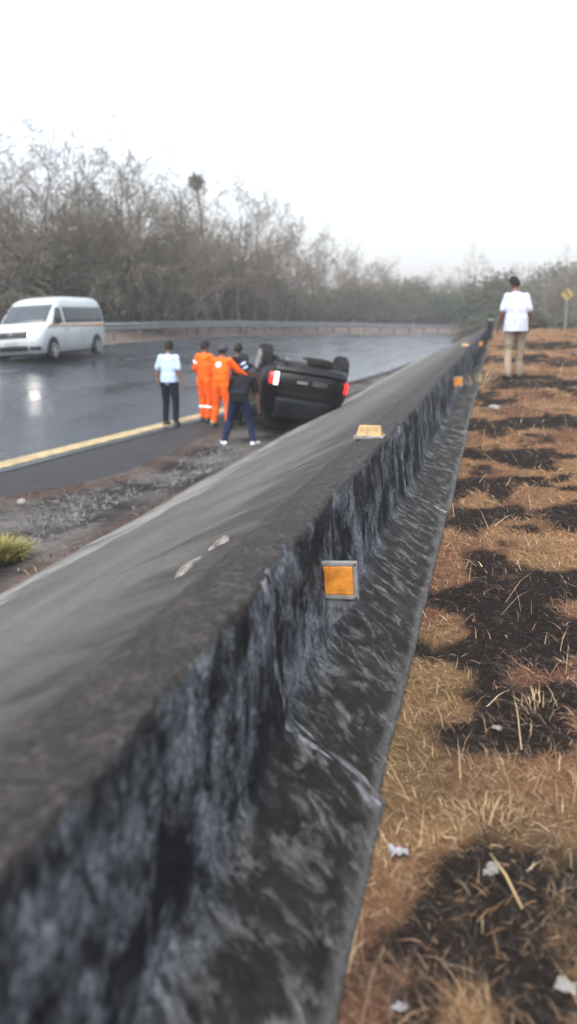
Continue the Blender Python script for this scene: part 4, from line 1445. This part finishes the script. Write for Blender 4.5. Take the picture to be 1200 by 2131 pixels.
def build_suv(loc, yaw, roll, pitch):
    root = empty('overturned_car', loc, (0, 0, 0), label='black car lying upside down on its roof with wheels in the air', cat='car')
    root.rotation_mode = 'XYZ'
    root.matrix_world = Matrix.Translation(loc) @ Matrix.Rotation(yaw, 4, 'Z') @ Matrix.Rotation(pitch, 4, 'X') @ Matrix.Rotation(math.pi + roll, 4, 'Y') @ Matrix.Diagonal((0.96, 0.92, 0.88, 1.0))
    dz = -1.66
    H = Hull([(.28, -1.98, 2.0, .70, .34, .16, .12), (.36, -2.12, 2.14, .81, .36, .20, .16), (.48, -2.20, 2.22, .87, .38, .22, .18), (.62, -2.23, 2.24, .895, .40, .24, .20), (.78, -2.20, 2.18, .90, .42, .26, .21), (.92, -2.15, 2.0, .88, .42, .26, .22),
              (1.00, -2.10, 1.35, .855, .40, .22, .22), (1.08, -2.04, .95, .83, .38, .2, .22), (1.30, -1.84, .50, .735, .36, .18, .22), (1.48, -1.60, .15, .64, .34, .16, .2), (1.59, -1.36, -.1, .54, .32, .12, .16), (1.66, -1.10, -.35, .40, .3, .1, .1)])
    b = H.mesh(dz).build('body', M['black_car'], root, fix=True); auto_smooth(b, 35)
    g = MB(); H.front(g, -.60, .60, 1.06, 1.48, .008, 10, 6, rear=True, taper=.14, dz=dz); solid(g.build('rear_window', M['car_glass'], root, smooth=True))
    for sx in (-1, 1):
        g = MB(); H.side(g, sx, ((.78, 1.13), (.0, 1.13), (.0, 1.50), (.35, 1.50)), dz=dz); solid(g.build('side_window', M['car_glass'], root, smooth=True))
        g = MB(); H.side(g, sx, ((-.08, 1.13), (-1.5, 1.13), (-1.45, 1.48), (-.08, 1.50)), dz=dz); solid(g.build('side_window', M['car_glass'], root, smooth=True))
        # tail light wrapping the rear corner: tall red lens with a clear strip
        g = MB(); H.front(g, sx * .70, sx * .80, .54, .78, .012, 5, 6, rear=True, dz=dz); tl = solid(g.build('tail_light', M['tail_red'], root, smooth=True), .012)
        g = MB(); H.front(g, sx * .63, sx * .715, .52, .80, .016, 3, 5, rear=True, dz=dz); solid(g.build('reverse_light', M['tail_white'] if sx > 0 else M['black_car'], tl, smooth=True), .012)
        for y in (1.38, -1.30):
            g = MB(); n = 18; vs = [(sx * .885, y, .36 + dz)]
            for k in range(n + 1):
                a = R(-10 + 200 * k / n); zz = .36 + .42 * math.sin(a); vs.append((sx * (H.at(zz)[3] + .006), y + .42 * math.cos(a), zz + dz))
            g.add(vs, [(0, k + 1, k + 2) for k in range(n)]); solid(g.build('wheel_arch', M['plastic'], root), .01)
            wheel(root, sx * .80, y, .22 + dz, .345, .225, sx, M['rim'])
        g = MB(); H.side(g, sx, ((.02, .48), (.005, .48), (.005, 1.1), (.02, 1.1)), .003, 1, 8, dz=dz); g.build('door_gap', M['seam'], root)
        g = MB(); g.box((sx * .92, -.2, .93 + dz), (.025, .17, .03), bev=.008); g.build('door_handle', M['chrome'], root)
        g = MB(); g.box((sx * 1.0, .78, 1.08 + dz), (.18, .09, .13), bev=.03); g.build('mirror', M['plastic'], root)
    # rear bumper, plate and tailgate trim
    g = MB(); H.front(g, -.74, .74, .34, .50, .03, 14, 4, rear=True, dz=dz); solid(g.build('rear_bumper', M['black_car'], root, smooth=True), .08)
    g = MB(); H.front(g, -.34, -.02, .62, .73, .016, 4, 2, rear=True, dz=dz); solid(g.build('number_plate', M['metal_dark'], root), .012)
    g = MB(); H.front(g, .08, .28, .66, .72, .016, 4, 2, rear=True, dz=dz); solid(g.build('tailgate_badge', M['chrome'], root), .01)
    g = MB(); H.front(g, -.60, .60, .92, .93, .004, 8, 1, rear=True, dz=dz); g.build('tailgate_gap', M['seam'], root)
    # underside, which is uppermost here
    u = MB(); u.box((0, 0, .29 + dz), (1.45, 3.9, .06), bev=.02)
    u.box((-.25, 0, .25 + dz), (.16, 3.4, .07), bev=.015); u.box((.42, .1, .25 + dz), (.12, 3.2, .08), bev=.015); u.box((-.48, .1, .25 + dz), (.12, 3.2, .08), bev=.015)
    u.build('underbody', M['under'], root)
    u = MB(); u.box((.2, -1.75, .24 + dz), (.62, .36, .17), bev=.06); u.tube([(.2, -1.6, .22 + dz), (.22, -.4, .2 + dz), (.1, 1.0, .22 + dz)], [.035] * 3, 8); u.tube([(.48, -1.85, .25 + dz), (.52, -2.2, .27 + dz)], [.03, .03], 8)
    u.build('exhaust', M['metal_dark'], root)
    u = MB(); u.lathe((-.18, -1.72, .20 + dz), [(-.10, .20), (-.10, .30), (-.05, .335), (.05, .335), (.10, .30), (.10, .20)], 'z', 22); sp_ = u.build('spare_wheel', M['tyre'], root); auto_smooth(sp_, 35)
    for sx in (-1, 1):
        for y in (-1.30, 1.38):
            u = MB(); u.tube([(sx * .58, y - .55, .26 + dz), (sx * .60, y - .2, .14 + dz), (sx * .60, y + .2, .14 + dz), (sx * .58, y + .5, .26 + dz)], [.035, .045, .045, .035], 6); u.tube([(sx * .55, y, .16 + dz), (sx * .60, y, .45 + dz)], [.04, .05], 8); u.build('suspension_spring', M['under'], root)
    for y in (-1.30, 1.38):
        u = MB(); u.tube([(-.75, y, .22 + dz), (-.2, y, .22 + dz), (.2, y, .22 + dz), (.75, y, .22 + dz)], [.045, .055, .055, .045], 8); u.ellipsoid((.05, y, .23 + dz), (.15, .14, .13)); u.build('axle', M['under'], root)
    u = MB(); u.box((.0, -.85, .24 + dz), (.85, .55, .13), bev=.05); u.build('fuel_tank', M['under'], root)
    return root


cq = at_depth(620, 891, 15.8)
cs = (cq.x - W0[0]) * math.sin(TH) + cq.y * math.cos(TH); cdd = -(cq.x - W0[0]) * math.cos(TH) + cq.y * math.sin(TH)
CYAW = R(14)
suv = build_suv(Vector((cq.x - math.sin(CYAW) * 1.55, cq.y + math.cos(CYAW) * 1.55, -0.10)), CYAW, R(10), R(-7))
# pieces of broken car lying beside it
for (px, py, sz, mt, lab) in [(676, 853, (.05, .10, .22), 'paper', 'white broken strip of car trim standing by the overturned car'), (655, 858, (.18, .12, .05), 'metal_dark', 'grey broken piece of trim under the overturned car')]:
    q = at_depth(px, py, 16.6); g = MB(); g.box((0, 0, 0), sz, Matrix.Rotation(.4, 3, 'Y'), bev=.015); o = g.build('car_debris', M[mt]); o.location = q; prop(o, lab, 'debris', 'broken car pieces')


# ------------------------------------------------------------------ people
def remesh(mb, name, mat, parent, vox=.014, it=3):
    me = mb.mesh(name + '_src', mat)
    o = bpy.data.objects.new(name + '_src', me); COL.objects.link(o)
    m = o.modifiers.new('r', 'REMESH'); m.mode = 'VOXEL'; m.voxel_size = vox
    m2 = o.modifiers.new('s', 'SMOOTH'); m2.factor = .5; m2.iterations = it
    dg = bpy.context.evaluated_depsgraph_get()
    ev = o.evaluated_get(dg)
    nm = bpy.data.meshes.new_from_object(ev)
    nm.name = name
    bpy.data.objects.remove(o)
    nm.materials.clear(); nm.materials.append(mat)
    nm.polygons.foreach_set('use_smooth', [True] * len(nm.polygons))
    ob = bpy.data.objects.new(name, nm); COL.objects.link(ob); ob.parent = parent
    return ob


BASE = dict(pel=(0, 0, .94), chest=(0, 0, 1.22), neck=(0, -.01, 1.45), head=(0, .025, 1.61),
            sh=((-.172, 0, 1.405), (.172, 0, 1.405)), el=((-.25, -.03, 1.13), (.25, -.03, 1.13)), wr=((-.27, .05, .88), (.27, .05, .88)),
            hip=((-.09, 0, .90), (.09, 0, .90)), kn=((-.105, .03, .50), (.105, .03, .50)), an=((-.11, -.02, .09), (.11, -.02, .09)), foot=(0, 0), look=0.0)


def person(label, loc, heading, pose, wear, bulk=1.0, hair='hair', cap=None):
    J = dict(BASE); J.update(pose)
    V = Vector
    root = empty('person', loc, (0, 0, heading), label=label, cat='person')
    pel, ch, nk, hd = V(J['pel']), V(J['chest']), V(J['neck']), V(J['head'])
    SX = (V(J['sh'][1]) - V(J['sh'][0])).normalized()
    HXv = (V(J['hip'][1]) - V(J['hip'][0])).normalized()
    b = MB()
    k = bulk

    def torso(mb, e):
        mb.capsule(pel, ch, .105 * k + e, .112 * k + e, (1.35, .93, HXv), 16)
        mb.capsule(ch, nk - (nk - ch).normalized() * .10, .112 * k + e, .098 * k + e, (1.38, .88, SX), 16)
        for i in (0, 1): mb.capsule(nk - (nk - ch).normalized() * .09, V(J['sh'][i]), .054 + e, .044 + e)

    def arm(mb, i, e, lower=1.0):
        s_, e_, w_ = V(J['sh'][i]), V(J['el'][i]), V(J['wr'][i])
        mb.capsule(s_, e_ if lower > 0 else s_.lerp(e_, .8), .056 + e, (.043 if lower > 0 else .05) + e * 1.25)
        if lower > 0: mb.capsule(e_, e_.lerp(w_, lower), .042 + e, .031 + e)

    def leg(mb, i, e, low=1.0):
        h_, k_, a_ = V(J['hip'][i]), V(J['kn'][i]), V(J['an'][i])
        mb.capsule(h_, k_, .088 * k + e, .056 + e); mb.capsule(k_, k_.lerp(a_, low), .055 + e, .040 + e)

    # one continuous body
    torso(b, -.006)
    fw = SX.cross(V((0, 0, 1))).normalized() * -1
    fw = V((0, 0, 1)).cross(SX).normalized()
    Rz = Matrix.Rotation(J['look'], 3, 'Z'); fw = Rz @ fw; sd = Rz @ SX
    up = (hd - nk).normalized()
    b.capsule(nk - up * .03, hd - up * .06, .056, .052)
    HM = Matrix((sd, fw, up)).transposed()
    b.ellipsoid(hd + up * .015, (.076, .095, .112), HM)
    b.ellipsoid(hd + fw * .025 - up * .065, (.056, .066, .055), HM)
    b.capsule(hd + fw * .093 + up * .015, hd + fw * .108 - up * .022, .010, .015)
    for i in (-1, 1): b.ellipsoid(hd + sd * (i * .078) - fw * .005 - up * .005, (.012, .020, .032), HM)
    for i in (0, 1):
        arm(b, i, -.002); leg(b, i, -.008)
        e_, w_ = V(J['el'][i]), V(J['wr'][i])
        ax = (w_ - e_).normalized()
        inn = (SX * (1 if i == 0 else -1)); inn = (inn - ax * inn.dot(ax)).normalized()
        th = ax.cross(inn); th = th if th.dot(fw) > 0 else -th
        c0 = w_ + ax * .015; c1 = w_ + ax * .085
        b.capsule(c0, c1, .027, .034, (.62, 1.15, inn))
        for f, (off, ln) in enumerate(((.030, .068), (.010, .078), (-.010, .072), (-.028, .055))):
            p0 = c1 + th * off; p1 = p0 + (ax * .85 + inn * .25).normalized() * ln * .55; p2 = p1 + (ax * .5 + inn * .8).normalized() * ln * .45
            b.capsule(p0, p1, .0105, .0095, n=8); b.capsule(p1, p2, .0095, .008, n=8)
        t0 = c0 + th * .026; t1 = t0 + (ax * .6 + th * .6 + inn * .25).normalized() * .05; t2 = t1 + (ax * .85 + inn * .3).normalized() * .035
        b.capsule(t0, t1, .013, .011, n=8); b.capsule(t1, t2, .011, .009, n=8)
        a_ = V(J['an'][i])
        fd = Matrix.Rotation(J['foot'][i], 3, 'Z') @ V((0, 1, 0))
        b.capsule(V((a_.x, a_.y, a_.z - .03)), V((a_.x, a_.y, a_.z - .05)) + fd * .12, .036, .026)
    remesh(b, 'body', M['skin'], root, .0085, 2)
    # face
    for i in (-1, 1):
        e = MB(); e.ellipsoid(hd + sd * (i * .031) + fw * .088 + up * .022, (.011, .008, .007), HM, 8, 5); e.build('eye', M['eye'], root, smooth=True)
    e = MB(); e.ellipsoid(hd + fw * .093 - up * .058, (.022, .007, .006), HM, 8, 5); e.build('mouth', M['lip'], root, smooth=True)
    # hair
    h = MB(); nu, nv = 20, 10; vs = []
    for i in range(nv + 1):
        for j in range(nu):
            ph = 6.283 * j / nu
            front = max(0, math.sin(ph))
            tm = R(112 - 48 * front ** .7)
            t_ = tm * i / nv + .02
            vs.append(hd + up * .018 + HM @ V((.083 * math.sin(t_) * math.cos(ph), .103 * math.sin(t_) * math.sin(ph), .120 * math.cos(t_))))
    h.add(vs, [(i * nu + j, (i + 1) * nu + j, (i + 1) * nu + (j + 1) % nu, i * nu + (j + 1) % nu) for i in range(nv) for j in range(nu)])
    hr = h.build('hair', M[hair], root, smooth=True); solid(hr, .012)
    if cap:
        c = MB(); vs = []
        for i in range(7):
            for j in range(nu):
                ph = 6.283 * j / nu; t_ = R(86) * i / 6 + .02
                vs.append(hd + up * .03 + HM @ V((.092 * math.sin(t_) * math.cos(ph), .112 * math.sin(t_) * math.sin(ph), .118 * math.cos(t_))))
        c.add(vs, [(i * nu + j, (i + 1) * nu + j, (i + 1) * nu + (j + 1) % nu, i * nu + (j + 1) % nu) for i in range(6) for j in range(nu)])
        c.ellipsoid(hd + up * .035 + fw * .13, (.07, .075, .008), HM)
        solid(c.build('cap', M[cap], root, smooth=True), .008)
    # shoes
    for i in (0, 1):
        a_ = V(J['an'][i]); fd = Matrix.Rotation(J['foot'][i], 3, 'Z') @ V((0, 1, 0)); sdv = V((fd.y, -fd.x, 0))
        s_ = MB(); base = V((a_.x, a_.y, a_.z - .045))
        s_.capsule(base - fd * .035 + V((0, 0, .0)), base + fd * .15 - V((0, 0, .008)), .046, .036, (1.05, 1.0, sdv))
        s_.capsule(base, V((a_.x, a_.y, a_.z + (.12 if wear.get('boot') else .01))), .046, .046 if not wear.get('boot') else .054)
        sh = remesh(s_, 'shoe', M[wear['shoe']], root, .010, 2)
        if wear.get('boot_strip'):
            g = MB(); g.tube([a_ + V((0, 0, -.01)), a_ + V((0, 0, .07))], [.064, .066], 12); g.build('boot_strip', M[wear['boot_strip']], sh, smooth=True)
    # clothes
    if wear.get('coverall'):
        c = MB(); torso(c, .026)
        for i in (0, 1): arm(c, i, .022, .93); leg(c, i, .030, .90)
        c.capsule(nk - up * .05, nk, .07, .066)
        cv = remesh(c, 'coverall', M[wear['coverall']], root, .013, 4)
        for i in (0, 1):
            s_, e_, w_ = V(J['sh'][i]), V(J['el'][i]), V(J['wr'][i])
            if wear.get('stripes'):
                g = MB(); g.tube([s_.lerp(e_, .42), s_.lerp(e_, .58)], [.085, .083], 14); g.build('reflective_stripe', M['reflective'], cv, smooth=True)
                h_, k_ = V(J['hip'][i]), V(J['kn'][i])
                g = MB(); a1, b1 = k_.lerp(V(J['an'][i]), .35), k_.lerp(V(J['an'][i]), .48)
                g.tube([a1, b1], [.088, .086], 14); g.build('reflective_stripe', M['reflective'], cv, smooth=True)
        tn_ = (nk - ch).normalized()
        pass
        bd = SX.cross(tn_); bd = bd if bd.y < 0 else -bd
        cpos = ch.lerp(nk, .42) + bd * (.118 * k)
        g = MB(); n = 20; MM = Matrix((SX, tn_, bd)).transposed()
        vs = [cpos + MM @ V((0, 0, .012))] + [cpos + MM @ V((.062 * math.cos(6.283 * q / n), .062 * math.sin(6.283 * q / n), .004)) for q in range(n)] + [cpos + MM @ V((.066 * math.cos(6.283 * q / n), .066 * math.sin(6.283 * q / n), -.03)) for q in range(n)]
        g.add(vs, [(0, 1 + q, 1 + (q + 1) % n) for q in range(n)] + [(1 + q, 1 + n + q, 1 + n + (q + 1) % n, 1 + (q + 1) % n) for q in range(n)])
        if wear.get('badge'): g.build('back_badge', M['reflective'], cv, smooth=True)
        g = MB(); g.capsule(pel + V((0, 0, .07)), pel + V((0, 0, .10)), .128 * k, .128 * k, (1.36, .95, HXv), 20); g.build('belt', M[wear.get('belt', wear['coverall'])], cv, smooth=True)
    else:
        t_ = MB()
        for i in (0, 1): leg(t_, i, .020, .97)
        t_.capsule(pel - V((0, 0, .02)), pel + V((0, 0, .06)), .112 * k, .112 * k, (1.36, .95, HXv), 16)
        remesh(t_, 'trousers', M[wear['trousers']], root, .012, 4)
        c = MB(); torso(c, .022)
        hm_ = wear.get('hem', .0)
        c.tube([pel + V((0, 0, .13)), pel + V((0, 0, .04)), pel - V((0, 0, hm_ * .5 + .01)), pel - V((0, 0, hm_ + .03))], [.128 * k, .134 * k, .139 * k, .141 * k], 18, flat=(1.40, 1.04, HXv))
        for i in (0, 1): arm(c, i, .010, wear.get('sleeve', 0))
        c.capsule(nk - up * .06, nk - up * .01, .072, .064)
        sh_ = remesh(c, 'shirt', M[wear['shirt']], root, .012, 4)
        if wear.get('stripes'):
            for i in (0, 1):
                s_, e_ = V(J['sh'][i]), V(J['el'][i])
                for f in (.25, .6):
                    g = MB(); g.tube([s_.lerp(e_, f), s_.lerp(e_, f + .2)], [.072, .068], 14); g.build('sleeve_stripe', M['blue_shirt'], sh_, smooth=True)
    return root


def stand(px, py, D=None):
    """foot point: on the ground around photo pixel (px,py)"""
    if D is None: D = 16
    return at_depth(px, py, D)


def gz(x, y):
    s_ = (x - W0[0]) * math.sin(TH) + y * math.cos(TH); d_ = -(x - W0[0]) * math.cos(TH) + y * math.sin(TH)
    if d_ <= 0: return z_bank(s_, d_)
    if d_ < C4: return z_slope(s_, d_)
    if d_ < d_edge(s_): return z_verge(s_, d_)
    if d_ < d_line(s_) - .3: return z_road(s_, d_) - 0.012 - 0.03 * max(0, (d_line(s_) - 0.4 - d_))
    return z_road(s_, d_)


def drop_to(px, py):
    D = 16.0
    for _ in range(30):
        q = at_depth(px, py, D)
        a = PITCH + math.atan((py - 1065.5) / FPX)
        D = D * .5 + .5 * (CAMZ - gz(q.x, q.y)) / math.tan(a)
    q = at_depth(px, py, D)
    return Vector((q.x, q.y, gz(q.x, q.y)))


if True:
    p = drop_to(356, 886)
    person('man in a light blue shirt and navy trousers seen from behind, leftmost of the group', p, R(-18),
           dict(el=((-.27, -.02, 1.14), (.25, -.06, 1.14)), wr=((-.25, .02, .89), (.34, .0, .91)), an=((-.13, .03, .09), (.15, -.05, .09)), kn=((-.11, .05, .5), (.13, .0, .5)), look=R(25)),
           dict(shirt='blue_shirt', trousers='navy', shoe='black_boot', sleeve=0))
    p = drop_to(429, 878)
    person('rescuer in an orange coverall with striped sleeves, left of the two', p, R(-40),
           dict(el=((-.29, .0, 1.16), (.25, .10, 1.15)), wr=((-.24, .12, .95), (.16, .30, 1.10)), look=R(-20), an=((-.10, .02, .09), (.10, -.05, .09))),
           dict(coverall='orange', shoe='black_boot', boot=True, stripes=True, belt='orange'), bulk=1.08)
    p = drop_to(462, 891)
    person('rescuer in an orange coverall reaching out, with a round badge on the back', p, R(-28),
           dict(pel=(0, 0, .94), chest=(.0, .03, 1.22), neck=(.0, .05, 1.45), head=(0, .09, 1.60), sh=((-.185, .04, 1.41), (.185, .05, 1.41)), el=((-.26, .12, 1.16), (.31, .20, 1.20)), wr=((-.14, .30, 1.16), (.38, .42, 1.08)),
                an=((-.20, -.02, .09), (.16, .02, .09)), kn=((-.15, .04, .5), (.13, .05, .5))),
           dict(coverall='orange', shoe='black_boot', boot=True, boot_strip='green_boot', badge=True, belt='orange'), bulk=1.14, cap='cap')
    p = drop_to(500, 926)
    person('man in a black T-shirt, dark jeans and white shoes bending towards the car', p, R(-6),
           dict(pel=(.0, -.08, .89), chest=(.03, .10, 1.10), neck=(.04, .34, 1.25), head=(.05, .48, 1.26), sh=((-.16, .27, 1.22), (.22, .27, 1.22)), el=((-.24, .36, .96), (.28, .30, .94)), wr=((-.12, .55, .86), (.31, .36, .68)),
                hip=((-.09, -.08, .86), (.09, -.08, .86)), kn=((-.19, .02, .48), (.18, .04, .47)), an=((-.29, -.06, .09), (.27, -.06, .09)), foot=(R(30), R(-30))),
           dict(shirt='black_shirt', trousers='jeans', shoe='white_shoe', sleeve=0, hem=.02))
    q = at_depth(496, 868, 17.9); p = Vector((q.x, q.y, gz(q.x, q.y)))
    person('man in dark clothes half hidden behind the rescuers beside the overturned car', p, R(-60),
           dict(el=((-.27, .05, 1.16), (.27, .1, 1.16)), wr=((-.2, .28, 1.1), (.2, .3, 1.05)), look=R(30)),
           dict(shirt='navy', trousers='navy', shoe='black_boot', sleeve=.95, stripes=True))
    q = at_depth(1066, 786, 14.4); p = Vector((q.x, q.y, gz(q.x, q.y) - .01))
    person('man in a white shirt and khaki trousers walking away along the grass bank', p, R(8),
           dict(pel=(0, .0, .93), chest=(.0, .03, 1.2), neck=(-.02, .06, 1.44), head=(-.03, .11, 1.60), sh=((-.168, .05, 1.39), (.165, .04, 1.39)), el=((-.25, .04, 1.12), (.24, .0, 1.13)), wr=((-.26, .16, .88), (.28, .10, .90)),
                kn=((-.10, .05, .5), (.12, .06, .5)), an=((-.12, -.06, .09), (.13, .08, .09)), look=R(20)),
           dict(shirt='white_shirt', trousers='khaki', shoe='brown_shoe', sleeve=0, hem=.10), bulk=1.12)

# ------------------------------------------------------------------ light, sky, air
w = bpy.data.worlds.new("World"); S.world = w; w.use_nodes = True
nt = w.node_tree; bg = nt.nodes['Background']
sky = nt.nodes.new('ShaderNodeTexSky'); sky.sky_type = 'NISHITA'; sky.sun_disc = False
SUN_EL, SUN_AZ = R(58), R(200)
sky.sun_elevation = SUN_EL; sky.sun_rotation = SUN_AZ; sky.air_density = 1.0; sky.dust_density = 6.0; sky.ozone_density = 1.0
hs = nt.nodes.new('ShaderNodeHueSaturation'); hs.inputs['Saturation'].default_value = 0.45
nt.links.new(sky.outputs['Color'], hs.inputs['Color']); nt.links.new(hs.outputs['Color'], bg.inputs['Color'])
bg.inputs['Strength'].default_value = 0.15
ld = bpy.data.lights.new('sun', 'SUN'); ld.energy = 0.5; ld.angle = R(60); ld.color = (1, .97, .93)
lo = bpy.data.objects.new('sun', ld); COL.objects.link(lo)
lo.rotation_euler = (R(90) - SUN_EL, 0, R(180) - SUN_AZ)
hz = MB(); hz.box((30, 210, 12), (760, 640, 44)); hz = hz.build('haze', bpy.data.materials.new('air'))
hz['kind'] = 'stuff'; hz['label'] = 'thin rainy haze over the whole road'; hz['category'] = 'haze'
am = hz.data.materials[0]; am.use_nodes = True; t = am.node_tree
for n in list(t.nodes):
    if n.type == 'BSDF_PRINCIPLED': t.nodes.remove(n)
pv = t.nodes.new('ShaderNodeVolumePrincipled'); pv.inputs['Color'].default_value = (.97, .985, 1.0, 1); pv.inputs['Density'].default_value = 0.0013; pv.inputs['Anisotropy'].default_value = 0.2
t.links.new(pv.outputs['Volume'], [n for n in t.nodes if n.type == 'OUTPUT_MATERIAL'][0].inputs['Volume'])

S.view_settings.view_transform = 'Standard'; S.view_settings.look = 'None'; S.view_settings.gamma = 1.0
S.view_settings.exposure = 1.75
S.cycles.max_bounces = 6; S.cycles.diffuse_bounces = 3; S.cycles.glossy_bounces = 3; S.cycles.volume_bounces = 1
